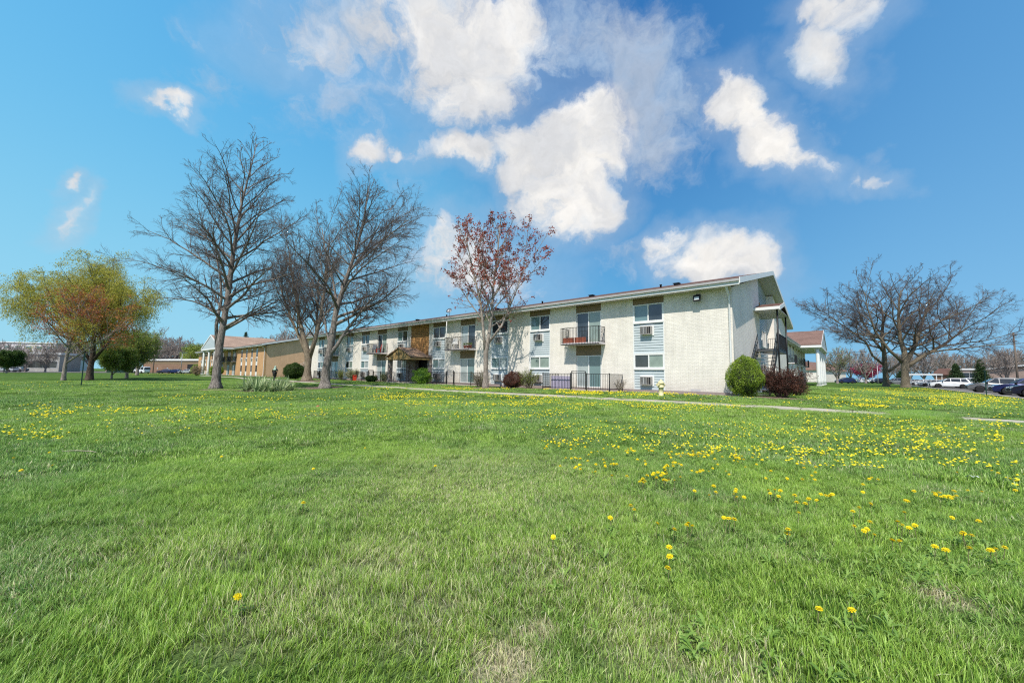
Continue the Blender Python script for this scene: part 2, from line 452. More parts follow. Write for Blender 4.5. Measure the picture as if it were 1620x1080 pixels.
drycol = N.ramp(oi.outputs['Fac'], [(0, (.40, .40, .17)), (.5, (.62, .56, .34)), (1, (.90, .84, .64))])
blade = N.math('FRACT', N.math('MULTIPLY', oi.outputs['Fac'], 37.7))
lvl = N.math('ADD', N.math('MAXIMUM', N.math('MULTIPLY', dry, .26), N.math('MULTIPLY', spots, .8)), .04)
c = N.mix(N.mr(N.math('SUBTRACT', lvl, blade), -.08, .10), c, drycol)
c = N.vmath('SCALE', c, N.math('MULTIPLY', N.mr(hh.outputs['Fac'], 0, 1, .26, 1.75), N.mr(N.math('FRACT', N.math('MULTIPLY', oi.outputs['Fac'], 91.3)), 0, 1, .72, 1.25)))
d = N.bsdf(c, .42, 0, .45)
t = N.n('ShaderNodeBsdfTranslucent'); N.set(t.inputs[0], c)
ms = N.n('ShaderNodeMixShader'); ms.inputs[0].default_value = .4; N.set(ms.inputs[1], d); N.set(ms.inputs[2], t.outputs[0])
MATS['grass_blade'] = N.out(ms.outputs[0])
N = NT('asphalt'); tc = N.n('ShaderNodeTexCoord'); n1 = N.noise(tc.outputs['Object'], .25, 6, .6); n2 = N.noise(tc.outputs['Object'], 30, 2)
c = N.ramp(N.math('ADD', N.math('MULTIPLY', n1.outputs[0], .7), N.math('MULTIPLY', n2.outputs[0], .3)), [(.3, (.10, .095, .088)), (.7, (.21, .195, .18))])
MATS['asphalt'] = N.out(N.bsdf(c, .95, 0, .2))
N = NT('mulch'); tc = N.n('ShaderNodeTexCoord'); n1 = N.noise(tc.outputs['Object'], 14, 5, .7)
c = N.ramp(n1.outputs[0], [(.35, (.07, .045, .035)), (.55, (.21, .145, .12)), (.7, (.36, .28, .25))])
MATS['mulch'] = N.out(N.bsdf(c, 1, 0, .1, bump=n1.outputs[0], bstr=1, bdist=.03))
N = NT('path_slab'); g_ = N.n('ShaderNodeNewGeometry'); pz = g_.outputs['Position']
al = N.vmath('DOT_PRODUCT', pz, tuple(U)); jt = N.math('ABSOLUTE', N.math('SUBTRACT', N.math('FRACT', N.math('DIVIDE', al, 1.4)), .5))
n1 = N.noise(pz, 1.3, 5, .6); n2 = N.noise(pz, 30, 3); n3 = N.noise(pz, .5, 2)
c = N.ramp(n1.outputs[0], [(.3, (.34, .31, .24)), (.5, (.47, .43, .34)), (.7, (.55, .51, .42))])
c = N.vmath('SCALE', c, N.math('MULTIPLY', N.mr(n2.outputs[0], .3, .7, .85, 1.1), N.mr(jt, .485, .492, 1, .35)))
MATS['path_slab'] = N.out(N.bsdf(c, .95, 0, .15, bump=n2.outputs[0], bstr=.3))
build_ground()

PATH = [hit(*q) for q in ((1900, 683), (1750, 675.5), (1620, 668), (1400, 655.5), (1163, 641.5), (980, 632), (860, 625.5), (740, 620), (624, 612.8), (592, 610.8), (528, 607.8), (454, 602.2), (384, 598), (320, 594.6))]
PATH = [p for p in PATH if p]
def ribbon(name, line, w, mat, thick=.03, lift=.022, **kw):
    line = [Vector((p[0], p[1], 0)) for p in line]; fine_ = []
    for a, b in zip(line, line[1:]):
        n = max(1, int((b-a).length/1.0)); fine_ += [a.lerp(b, k/n) for k in range(n)]
    fine_.append(line[-1])
    sm = [fine_[0]]+[(fine_[i-1]+fine_[i]*2+fine_[i+1])/4 for i in range(1, len(fine_)-1)]+[fine_[-1]]
    m_ = MB()
    L = []; R = []
    for i, p in enumerate(sm):
        d = (sm[min(i+1, len(sm)-1)]-sm[max(0, i-1)]).normalized(); s_ = Vector((-d.y, d.x, 0))
        for lst, sg in ((L, 1), (R, -1)):
            q = p+s_*w/2*sg; lst.append(Vector((q.x, q.y, max(ground_z(q.x, q.y), ground_z(p.x, p.y))+lift)))
    base = 0
    for i in range(len(sm)-1):
        m_.poly([R[i], R[i+1], L[i+1], L[i]])
        dn = Vector((0, 0, -.08)); m_.poly([R[i]+dn, R[i+1]+dn, R[i+1], R[i]]); m_.poly([L[i+1]+dn, L[i]+dn, L[i], L[i+1]])
    o = m_.build(name, mat); tag(o, kind='structure', **kw); return sm
PATHL = ribbon('path', PATH, .85, 'path_slab')
entry = [st(27.2, -.1), st(28.0, -1.2), st(28.6, -2.4)]
ribbon('entrance_path', [st(26.9, -.4), st(27.6, -1.6), st(29.3, -2.35)], 1.7, 'path_concrete', lift=.035)
def near_path(x, y, r):
    for a in PATHL:
        if abs(a.x-x) < r and abs(a.y-y) < r and math.hypot(a.x-x, a.y-y) < r: return True
    return False
def stsheet(name, s0, s1, t0, t1, z, mat):
    m_ = MB(); m_.poly([st(s1, t0, z), st(s0, t0, z), st(s0, t1, z), st(s1, t1, z)]); return tag(m_.build(name, mat), kind='structure')
stsheet('parking_lot', -75, -14.25, -25, 190, .006, 'asphalt')
m_ = MB()
q = [st(-13.95, -20), st(-14.25, -20), st(-14.25, 190), st(-13.95, 190)]
m_.hexa([p+Vector((0, 0, -.05)) for p in (q[1], q[0], q[3], q[2])], [p+Vector((0, 0, .11)) for p in (q[1], q[0], q[3], q[2])])
tag(m_.build('kerb', 'path_concrete'), kind='structure')
m_ = MB(); m_.poly([(-175, 40, .03), (-129, 60, .03), (-127, 134, .03), (-80, 150, .03), (-80, 178, .03), (-300, 178, .03), (-300, 40, .03)]); tag(m_.build('road', 'asphalt'), kind='structure')
m_ = MB(); m_.poly([(-129, 59.5, .034), (-127.2, 60, .05), (-125.2, 134, .05), (-80, 149.5, .05), (-80, 151, .05), (-127.4, 136, .034)]); tag(m_.build('sidewalk', 'path_concrete'), kind='structure')

# ------------------------------------------------------------------ buildings
def siding(m_, x0, x1, z0, z1, y=.06, lap=.155):
    z = z0
    while z < z1-.01:
        h = min(lap, z1-z)
        m_.hexa([(x0, y-.036, z), (x1, y-.036, z), (x1, y+.03, z), (x0, y+.03, z)], [(x0, y-.004, z+h), (x1, y-.004, z+h), (x1, y+.03, z+h), (x0, y+.03, z+h)])
        z += lap
def window(root, x0, x1, z0, z1, glass, y=.045, name='window', sill=True, label=None):
    f = MB(); w = .06; xm = (x0+x1)/2
    f.box(x0, x0+w, y-.05, y+.04, z0, z1); f.box(x1-w, x1, y-.05, y+.04, z0, z1)
    f.box(x0+w, x1-w, y-.05, y+.04, z1-w, z1); f.box(x0+w, x1-w, y-.05, y+.04, z0, z0+w); f.box(xm-.035, xm+.035, y-.045, y+.04, z0+w, z1-w)
    fo = f.build(name, 'white_trim', root)
    g = glass if isinstance(glass, tuple) else (glass, glass)
    for (a, b), gm in zip(((x0+w, xm-.035), (xm+.035, x1-w)), g):
        MB().box(a, b, y+.005, y+.02, z0+w, z1-w).build('pane', gm, fo)
    if sill: MB().box(x0-.03, x1+.03, y-.085, y-.052, z0-.10, z0+.03).build('sill', 'white_trim', fo)
    return fo
def aircon(root, xc, zc, y=.02):
    b = MB().box(xc-.42, xc+.42, y-.03, y+.03, zc-.31, zc+.31).build('air_conditioner', 'white_trim', root)
    MB().box(xc-.33, xc+.33, y-.27, y-.031, zc-.24, zc+.24).build('case', 'silver_grey', b)
    g = MB(); g.box(xc-.31, xc+.08, y-.276, y-.272, zc-.21, zc+.21); g.box(xc+.105, xc+.17, y-.276, y-.272, zc-.2, zc+.2); g.box(xc+.19, xc+.30, y-.276, y-.272, zc-.2, zc+.2)
    go = g.build('grille_backing', 'interior_dark', b)
    g = MB()
    for k in range(7): g.box(xc-.31, xc+.08, y-.286, y-.278, zc-.19+k*.06, zc-.178+k*.06)
    g.box(xc-.13, xc-.11, y-.29, y-.287, zc-.2, zc+.2)
    g.build('grille', 'white_plastic', b)
    return b
plain('silver_grey', (.40, .37, .34), .5)
def picket_rail(m_, p0, p1, z0, z1, step=.115, r=.009, top=.02):
    """pickets and two rails between two points in the xy plane"""
    p0 = Vector(p0); p1 = Vector(p1); n = max(1, round((p1-p0).length/step))
    for k in range(n+1):
        p = p0.lerp(p1, k/n); m_.box(p.x-r, p.x+r, p.y-r, p.y+r, z0, z1)
    d = (p1-p0).normalized(); s_ = Vector((-d.y, d.x, 0))*top
    for z in (z0+.06, z1):
        a, b = p0.copy(), p1.copy()
        m_.hexa([(q.x, q.y, z-.015) for q in (a-s_, b-s_, b+s_, a+s_)], [(q.x, q.y, z+.015) for q in (a-s_, b-s_, b+s_, a+s_)])
def balcony(root, x0, x1, z, d=.9, mat='concrete', left=False):
    sl = MB().box(x0, x1, -d, -.002, z-.13, z).build('balcony', 'soffit_paint', root)
    r = MB()
    picket_rail(r, (x0-.02, -d-.02, 0), (x1+.02, -d-.02, 0), z-.15, z+1.0)
    picket_rail(r, (x0+.03, -d+.03, 0), (x0+.03, -.03, 0), z+.0, z+1.0)
    picket_rail(r, (x1-.03, -d+.03, 0), (x1-.03, -.03, 0), z+.0, z+1.0)
    r.build('railing', 'dark_metal', sl)
    sc_ = MB()                                                     # scrolls worked into the ends of the rail
    for cx, cy, ax in ((x0+.45, -d+.03, 0), (x1-.03, -d/2, 1), (x0+.03, -d/2, 1)):
        for s_ in (-1, 1):
            pts = []
            for k in range(14):
                a = k/13*4.2; rr = .12*(1-k/18)
                u_ = s_*(rr*math.sin(a)); w_ = .52+s_*.17+rr*math.cos(a)
                pts.append((cx+u_, cy, z+w_) if not ax else (cx, cy+u_, z+w_))
            sc_.tube(pts, .011, 5)
    sc_.build('scrollwork', 'dark_metal', sl)
    return sl
def sliding_door(root, x0, x1, z0, z1, glass):
    return window(root, x0, x1, z0, z1, glass, y=.09, name='sliding_door', sill=False)

def gable_roof(root, L0, L1, T, ze, zr, over=.7, rake=.5, mat='roof_shingle'):
    """L0..L1 along x; eaves at y=-over and T+over"""
    ym = T/2; th = .16
    r = MB()
    x0, x1 = L0-rake, L1+rake
    for ya, s_ in ((-over-.05, 1), (T+over+.05, -1)):
        b = [(x0, ya, ze), (x1, ya, ze), (x1, ym, zr), (x0, ym, zr)]
        t_ = [(x, y, z+th) for x, y, z in b]
        if s_ < 0: b = b[::-1]; t_ = t_[::-1]
        r.hexa(b, t_)
    ro = r.build('roof', mat, root)
    g = MB()
    g.box(x0, x1, -over-.06, -over+.02, ze-.19, ze-.003); g.box(x0, x1, T+over-.02, T+over+.06, ze-.19, ze-.003)
    g.build('fascia', 'white_trim', ro)
    g = MB()
    for ya, sg in ((-over-.062, -1), (T+over+.062, 1)):
        g.hexa([(x0, ya, ze-.02), (x1, ya, ze-.02), (x1, ya+sg*.10, ze-.02), (x0, ya+sg*.10, ze-.02)] if sg > 0 else [(x0, ya-.10, ze-.02), (x1, ya-.10, ze-.02), (x1, ya, ze-.02), (x0, ya, ze-.02)],
               [(x0, ya, ze+.10), (x1, ya, ze+.10), (x1, ya+sg*.12, ze+.10), (x0, ya+sg*.12, ze+.10)] if sg > 0 else [(x0, ya-.12, ze+.10), (x1, ya-.12, ze+.10), (x1, ya, ze+.10), (x0, ya, ze+.10)])
    g.build('gutter', 'galvanised', ro)
    g = MB()                                                       # barge boards down both gables
    for xe, xi in ((x1+.002, x1+.042), (x0-.042, x0-.002)):
        for ya in (-over-.05, T+over+.05):
            pts = [(ya, ze), (ym, zr)]
            b = [(xe, ya, ze-.13), (xi, ya, ze-.13), (xi, ym, zr-.13), (xe, ym, zr-.13)]
            t_ = [(x, y, z+.13+th+.02) for x, y, z in b]
            if ya > 0: b = b[::-1]; t_ = t_[::-1]
            g.hexa(b, t_)
    g.build('barge_board', 'white_trim', ro)
    g = MB()
    g.box(L0, L1, -over+.02, -.003, ze-.15, ze-.11); g.box(L0, L1, T+.003, T+over-.02, ze-.15, ze-.11)
    for xa, xb in ((L1-.52, x1), (x0, L0-.003)):                  # sloping underside of the rake
        for ya in (-over+.02, T+over-.02):
            b = [(xa, ya, ze-.11), (xb, ya, ze-.11), (xb, ym, zr-.09), (xa, ym, zr-.09)]
            t_ = [(x, y, z+.035) for x, y, z in b]
            if ya > 0: b = b[::-1]; t_ = t_[::-1]
            g.hexa(b, t_)
    g.build('soffit', 'soffit_paint', ro)
    return ro
def gable_wall(m_, x0, x1, y0, y1, T, ztop_e, zr, over=.7, z0=-.1):
    def zt(y): return ztop_e+(zr-ztop_e)*(1-abs(y-T/2)/(T/2))
    ys = [y0, y1] if not (y0 < T/2 < y1) else [y0, T/2, y1]
    for a, b in zip(ys, ys[1:]):
        m_.hexa([(x0, a, z0), (x1, a, z0), (x1, b, z0), (x0, b, z0)], [(x0, a, zt(a)), (x1, a, zt(a)), (x1, b, zt(b)), (x0, b, zt(b))])

def front(root, L, cols, wall, z_top=5.6, header='brown_board', sid='blue_siding', base=True, simple=False, glass_rng=None):
    """cols: (x_left, x_right, kind). x runs from -L to 0."""
    cols = sorted(cols); w = MB(); x = -L
    for a, b, k in cols:
        if a > x: w.box(x, a, 0, .26, -.1, z_top)
        x = b
    w.box(x, 0, 0, .26, -.1, z_top)
    w.build('wall', wall, root)
    rg = glass_rng or random.Random(3)
    for a, b, kind in cols:
        sb = MB()
        if kind == 'panel':
            siding(sb, a+.05, b-.05, 2.26, 4.03); so = sb.build('siding', sid, root)
            sb = MB(); siding(sb, a+.05, b-.05, .1, 1.27); sb.build('siding', sid, root)
            t_ = MB(); t_.box(a, a+.05, -.012, .11, .06, 5.2); t_.box(b-.05, b, -.012, .11, .06, 5.2); t_.box(a+.05, b-.05, -.012, .08, .02, .1)
            t_.box(a+.05, b-.05, -.01, .08, 2.2, 2.26); t_.build('trim', 'white_trim', so)
            window(root, a+.05, b-.05, 1.36, 2.2, rg.choice(['curtained_glass', ('teal_glass', 'pale_glass'), 'curtained_glass', ('dark_glass', 'curtained_glass')]))
            window(root, a+.05, b-.05, 4.14, 5.2, rg.choice(['dark_glass', ('dark_glass', 'teal_glass'), ('teal_glass', 'dark_glass')]))
            MB().box(a, b, .03, .14, 5.2, z_top).build('header_board', header, root)
            aircon(root, a+.46*(b-a), 3.6); aircon(root, a+.44*(b-a), .62)
            MB().box(a, b, .13, .25, -.1, 5.2).build('backing', 'interior_dark', so)
        elif kind == 'door':
            sliding_door(root, a+.02, b-.02, .1, 2.2, ('pale_glass', 'teal_glass'))
            sliding_door(root, a+.02, b-.02, 3.0, 5.1, ('pale_glass', 'dark_glass') if rg.random() < .5 else ('dark_glass', 'curtained_glass'))
            MB().box(a, b, .05, .16, 2.2, 2.84).build('header_board', header, root)
            MB().box(a, b, .05, .16, 5.1, z_top).build('header_board', header, root)
            MB().box(a, b, .06, .2, -.1, .1).build('threshold', 'concrete', root)
            MB().box(a, b, .06, .2, 2.841, 3.0).build('threshold', 'concrete', root)
        elif kind == 'narrow':                                     # tall white strip of windows and panels
            t_ = MB(); t_.box(a, b, .03, .2, .1, 5.3); so = t_.build('window_strip', 'white_trim', root)
            for z0, z1 in ((.9, 2.1), (3.7, 5.0)):
                MB().box(a+.12, b-.12, .01, .028, z0, z1).build('pane', 'dark_glass', so)
            MB().box(a+.2, b-.2, -.2, .029, 3.1, 3.5).build('air_conditioner', 'silver_grey', so)
            MB().box(a, b, .03, .2, 5.3, z_top).build('header_board', header, root)
            MB().box(a, b, .03, .2, -.1, .1).build('threshold', 'concrete', root)
    # --- foundation strip
    if base: MB().box(-L-.02, .02, -.035, .2, -.7, .10).build('foundation', 'foundation_concrete', root)

def downspout(root, x, y, z1, z0=.1, off=.09):
    m_ = MB(); m_.tube([(x, y-.62, z1+.02), (x, y-.60, z1-.12), (x, y-.2, z1-.42), (x, y-off, z1-.6), (x, y-off, z0+.2), (x, y-off-.02, z0+.1), (x, y-off-.2, z0)], .05, 8)
    return m_.build('downspout', 'white_trim', root)

# ===== main building =====
Lm = 54.2; Tm = 22.5
main = empty('apartment_building', C1+Vector((0, 0, .45)), -YAW, 'long two storey white brick apartment building with pale blue siding panels and balconies', 'building')
cols = []
for c in (4.47, 12.55, 16.57, 24.3, 30.35, 37.95, 41.75, 49.9): cols.append((-c-.94, -c+.94, 'panel'))
for c in (8.52, 20.37, 34.35, 45.75): cols.append((-c-.95, -c+.95, 'door'))
cols.append((-28.9, -25.85, 'entry'))
front(main, Lm, cols, 'white_brick', glass_rng=random.Random(11))
MB().box(-Lm+.3, -.8, .75, Tm-.3, -.2, 5.4).build('inner_core', 'interior_dark', main)
for c in (8.52, 34.35): balcony(main, -c-1.55, -c+1.25, 3.0)
balcony(main, -20.37-1.95, -20.37+1.1, 3.0); balcony(main, -45.75-1.4, -45.75+1.2, 3.0)
MB().tube([(-22.2, -.86, 3.0), (-22.2, -.86, 5.45)], .035, 8).build('balcony_post', 'white_trim', main)
# the other walls
gw = MB(); gable_wall(gw, -.26, 0, .262, 7.7, Tm, 5.60, 8.50); gable_wall(gw, -.7, 0, 7.7, 8.1, Tm, 5.60, 8.50); gable_wall(gw, -.7, 0, 14.9, Tm, Tm, 5.60, 8.50)
gable_wall(gw, -Lm, -Lm+.26, .262, Tm, Tm, 5.62, 8.52); gw.box(-Lm+.27, -.27, Tm-.26, Tm, -.1, 5.6)
gw.build('side_wall', 'brightened_cream_brick', main)
sd = MB()
def side_siding(m_, x, y0, y1, z0, z1, lap=.13):
    z = z0
    while z < z1-.01:
        m_.hexa([(x-.05, y0, z), (x+.028, y0, z), (x+.028, y1, z), (x-.05, y1, z)], [(x-.05, y0, z+lap), (x+.004, y0, z+lap), (x+.004, y1, z+lap), (x-.05, y1, z+lap)]); z += lap
side_siding(sd, -.5, 8.1, 14.9, -.05, 7.4)
for a_, b_ in ((8.1, 11.25), (11.25, 14.9)):
    zt = lambda y: 5.62+(8.52-5.62)*(1-abs(y-Tm/2)/(Tm/2))
    sd.hexa([(-.5, a_, 7.35), (-.475, a_, 7.35), (-.475, b_, 7.35), (-.5, b_, 7.35)], [(-.5, a_, zt(a_)), (-.475, a_, zt(a_)), (-.475, b_, zt(b_)), (-.5, b_, zt(b_))])
sdo = sd.build('side_siding', 'grey_siding', main)
def side_window(root, x, y0, y1, z0, z1, glass='dark_glass', name='window'):
    f = MB(); w = .06
    f.box(x-.02, x+.05, y0, y0+w, z0, z1); f.box(x-.02, x+.05, y1-w, y1, z0, z1); f.box(x-.02, x+.05, y0+w, y1-w, z1-w, z1); f.box(x-.02, x+.05, y0+w, y1-w, z0, z0+w)
    f.box(x-.02, x+.045, (y0+y1)/2-.03, (y0+y1)/2+.03, z0+w, z1-w)
    fo = f.build(name, 'white_trim', root); MB().box(x-.01, x+.012, y0+w, y1-w, z0+w, z1-w).build('pane', glass, fo); return fo
side_window(main, -.46, 8.35, 9.3, 2.35, 4.4, 'dark_glass', 'side_door'); side_window(main, -.46, 9.6, 10.6, 2.35, 4.4, 'dark_glass', 'side_door')
side_window(main, -.46, 11.9, 13.6, 3.2, 4.5); side_window(main, -.46, 9, 10.8, .8, 2.0); side_window(main, -.46, 11.6, 13.6, .8, 2.0)
MB().box(-.47, -.40, 8.12, 11.3, 5.7, 6.5).build('gable_board', 'cedar_shake', main)
gable_roof(main, -Lm, 0, Tm, 5.74, 8.6)
downspout(main, -.12, 0, 5.62)
# roof vents
for s_, y_, big_ in ((4.4, 2.0, 0), (9.5, 2.2, 1), (14.2, 2.5, 0), (19.2, 2.4, 1), (26, 2.2, 0), (31, 2.2, 1), (42, 2.4, 0), (3.6, 2.6, 1)):
    z_ = 5.74+.16+(y_+.7)*.239
    m_ = MB()
    if big_: m_.box(-s_-.15, -s_+.15, y_-.12, y_+.15, z_-.1, z_+.10); m_.box(-s_-.2, -s_+.2, y_-.18, y_+.2, z_+.10, z_+.14); m_.build('roof_vent', 'dark_metal', main)
    else: m_.lathe([(.06, -.1), (.06, .16), (.08, .16), (.08, .2), (.02, .21)], 10, (-s_, y_, z_)); m_.build('vent_pipe', 'dark_metal', main)
# flood light under the eave, foundation vent
fl_ = MB(); fl_.box(-1.72, -1.52, -.12, -.002, 5.3, 5.42).box(-1.64, -1.60, -.28, -.1, 5.34, 5.38); flo = fl_.build('flood_light', 'dark_metal', main)
fb = MB(); fb.hexa([(-1.80, -.44, 5.02), (-1.44, -.44, 5.02), (-1.44, -.32, 4.98), (-1.80, -.32, 4.98)], [(-1.80, -.36, 5.34), (-1.44, -.36, 5.34), (-1.44, -.20, 5.34), (-1.80, -.20, 5.34)]); fb.build('housing', 'dark_metal', flo)
fb = MB(); fb.poly([(-1.74, -.438, 5.06), (-1.50, -.438, 5.06), (-1.50, -.392, 5.22), (-1.74, -.392, 5.22)]); fb.build('lens', 'lamp_glass', flo)
vt = MB(); vt.box(-2.15, -1.65, -.02, -.001, -.02, .22); vo_ = vt.build('foundation_vent', 'galvanised', main)
# light over the side stair
m_ = MB(); m_.tube([(-.4, 12.6, 6.5), (.1, 12.6, 6.35)], .03, 6); m_.box(.05, .3, 12.3, 12.9, 6.2, 6.4); m_.build('side_light', 'dark_metal', main)
# ---- entrance bay
MB().box(-28.9, -25.85, .10, .3, 2.5, 5.6).build('shake_panel', 'cedar_shake', main)
MB().box(-28.9, -25.85, 1.7, 1.76, -.1, 2.5).box(-28.9, -28.85, .1, 1.7, -.1, 2.5).box(-25.9, -25.85, .1, 1.7, -.1, 2.5).box(-28.9, -25.85, .1, 1.7, 2.44, 2.5).build('entrance_recess', 'interior_dark', main)
en = MB(); en.box(-27.9, -27.82, 1.6, 1.69, 0, 2.3).box(-26.1, -26.02, 1.6, 1.69, 0, 2.3).box(-27.02, -26.95, 1.6, 1.69, 0, 2.3).box(-27.9, -26.02, 1.6, 1.69, 2.3, 2.4)
eno = en.build('entrance_door', 'brown_board', main); MB().box(-27.8, -27.04, 1.63, 1.65, 0, 2.28).box(-26.93, -26.12, 1.63, 1.65, 0, 2.28).build('pane', 'dark_glass', eno)
MB().box(-25.85, -25.25, -.12, -.001, -.3, 2.6).build('stone_pier', 'rubble_stone', main)
MB().box(-29.35, -28.9, -.12, -.001, -.3, 2.35).build('stone_pier', 'rubble_stone', main)
sp = MB(); sp.box(-29.75, -29.4, -1.95, -1.6, -.4, 2.3); sp.build('stone_pier', 'rubble_stone', main)
sp = MB(); sp.box(-28.85, -28.05, .0, .5, -.3, 2.4); sp.build('stone_pier', 'rubble_stone', main)
MB().box(-29.4, -25.6, -1.9, -.05, -.5, .02).build('entrance_slab', 'concrete', main)
for x in (-27.45, -26.9):                                          # scrolled iron trellis post
    tr = MB()
    for dx in (-.16, .16): tr.box(x+dx-.012, x+dx+.012, -1.85, -1.826, .02, 2.3)
    for k in range(9):
        zc = .2+k*.245
        pts = [(x+.15*math.sin(a/10*PI*2), -1.838, zc+.11*math.cos(a/10*PI*2)*(.6+.4*math.cos(a/5*PI))) for a in range(11)]
        tr.tube(pts, .013, 4, caps=False)
        tr.tube([(x-.15, -1.838, zc-.1), (x, -1.838, zc+.02), (x+.15, -1.838, zc-.1)], .012, 4)
    tr.build('iron_trellis', 'dark_metal', main)
cp = MB(); xl, xr, xm, yf, yb = -29.95, -25.45, -27.7, -2.15, -.13
for a, b_ in (((xl, 2.33), (xm, 3.22)), ((xm, 3.22), (xr, 2.33))):
    cp.hexa([(a[0], yf, a[1]), (b_[0], yf, b_[1]), (b_[0], yb, b_[1]), (a[0], yb, a[1])], [(a[0], yf, a[1]+.1), (b_[0], yf, b_[1]+.1), (b_[0], yb, b_[1]+.1), (a[0], yb, a[1]+.1)])
cpo = cp.build('entrance_canopy', 'canopy_shingle', main)
fr = MB(); fr.hexa([(xl+.25, yf+.1, 2.22), (xr-.25, yf+.1, 2.22), (xr-.25, yf+.2, 2.22), (xl+.25, yf+.2, 2.22)], [(xm-.02, yf+.1, 3.18), (xm+.02, yf+.1, 3.18), (xm+.02, yf+.2, 3.18), (xm-.02, yf+.2, 3.18)])
fr.build('gable_front', 'cedar_tan', cpo) if 'cedar_tan' in MATS else None
plain('ochre_board', (.36, .24, .095), .7, var=.15)
fr = MB(); fr.hexa([(xl+.3, yf+.1, 2.26), (xr-.3, yf+.1, 2.26), (xr-.3, yf+.2, 2.26), (xl+.3, yf+.2, 2.26)], [(xm-.06, yf+.1, 3.17), (xm+.06, yf+.1, 3.17), (xm+.06, yf+.2, 3.17), (xm-.06, yf+.2, 3.17)]); fr.build('gable_front', 'ochre_board', cpo)
fr = MB(); fr.box(xl+.02, xr-.02, yf+.02, yb, 2.12, 2.255); fr.build('canopy_beam', 'ochre_board', cpo)
# house number on the gable front: small raised strokes
nm = MB()
for k, dx in enumerate((-.42, -.14, .14, .42)):
    for zz in (2.55, 2.66, 2.77): nm.box(xm+dx-.07, xm+dx+.07, yf+.088, yf+.098, zz-.012, zz+.012)
    nm.box(xm+dx+.05, xm+dx+.075, yf+.086, yf+.099, 2.55, 2.77)
nm.build('house_number', 'dark_metal', cpo)
# ---- side stair, landing and its canopy
def side_stair(root, t0=6.2, t1=10.6, tb=2.2, zl=2.7, o0=.12, o1=1.2, zg=-.15, steel='dark_metal', posts=True, canopy=True):
    ld = MB(); ld.box(o0, o1, t0, t1, zl-.16, zl); lo_ = ld.build('landing', steel, root)
    fl2 = MB(); n = 12
    for k in range(n):
        f = (k+.5)/n; y = tb+(t0-tb)*f; z = zg+(zl-zg)*f; fl2.box(o0+.05, o1-.05, y-.14, y+.14, z-.02, z+.02)
    so = fl2.build('stair', 'grey_metal', root)
    sg = MB()
    for x in (o0, o1-.05):
        sg.hexa([(x, tb, zg-.15), (x+.05, tb, zg-.15), (x+.05, t0, zl-.25), (x, t0, zl-.25)], [(x, tb, zg+.12), (x+.05, tb, zg+.12), (x+.05, t0, zl+.02), (x, t0, zl+.02)])
    sg.build('stringer', steel, so)
    rl = MB()
    for x in (o0+.02, o1-.03):
        rl.tube([(x, tb, zg+.95), (x, t0, zl+.95)], .022, 6); rl.tube([(x, tb, zg+.5), (x, t0, zl+.5)], .014, 6)
        for k in range(15):
            f = k/14; y = tb+(t0-tb)*f; z = zg+(zl-zg)*f; rl.box(x-.01, x+.01, y-.01, y+.01, z, z+.95)
    rl.build('railing', steel, so)
    rr = MB(); picket_rail(rr, (o1-.03, t0, 0), (o1-.03, t1, 0), zl, zl+1.0); picket_rail(rr, (o0+.03, t1-.03, 0), (o1-.03, t1-.03, 0), zl, zl+1.0)
    rr.build('railing', steel, lo_)
    if posts:
        for y in (t0+.1, t1-.1): MB().tube([(o1+.02, y, zg-.3), (o1+.02, y, 5.35)], .05, 8).build('post', steel, lo_)
    if canopy:
        c_ = MB(); y0, y1, ym = t0-.2, t1+.1, (t0+t1)/2
        c_.hexa([(-.3, y0, 5.22), (1.38, y0, 5.22), (1.38, ym, 5.77), (-.3, ym, 5.77)], [(-.3, y0, 5.32), (1.38, y0, 5.32), (1.38, ym, 5.87), (-.3, ym, 5.87)])
        c_.hexa([(-.3, ym, 5.77), (1.38, ym, 5.77), (1.38, y1, 5.22), (-.3, y1, 5.22)], [(-.3, ym, 5.87), (1.38, ym, 5.87), (1.38, y1, 5.32), (-.3, y1, 5.32)])
        co = c_.build('stair_canopy', 'roof_shingle', root)
        f_ = MB(); f_.box(-.3, 1.38, y0-.04, y0-.003, 5.14, 5.32); f_.box(-.3, 1.38, y1+.003, y1+.04, 5.14, 5.32)
        for ya in (y0, y1):
            b = [(1.383, ya, 5.08), (1.42, ya, 5.08), (1.42, ym, 5.64), (1.382, ym, 5.64)]; t_ = [(x, y, z+.25) for x, y, z in b]
            if ya > ym: b = b[::-1]; t_ = t_[::-1]
            f_.hexa(b, t_)
        f_.build('fascia', 'white_trim', co)
        s_ = MB(); s_.box(-.3, 1.36, y0, y1, 5.17, 5.20); s_.build('soffit', 'soffit_paint', co)
side_stair(main)

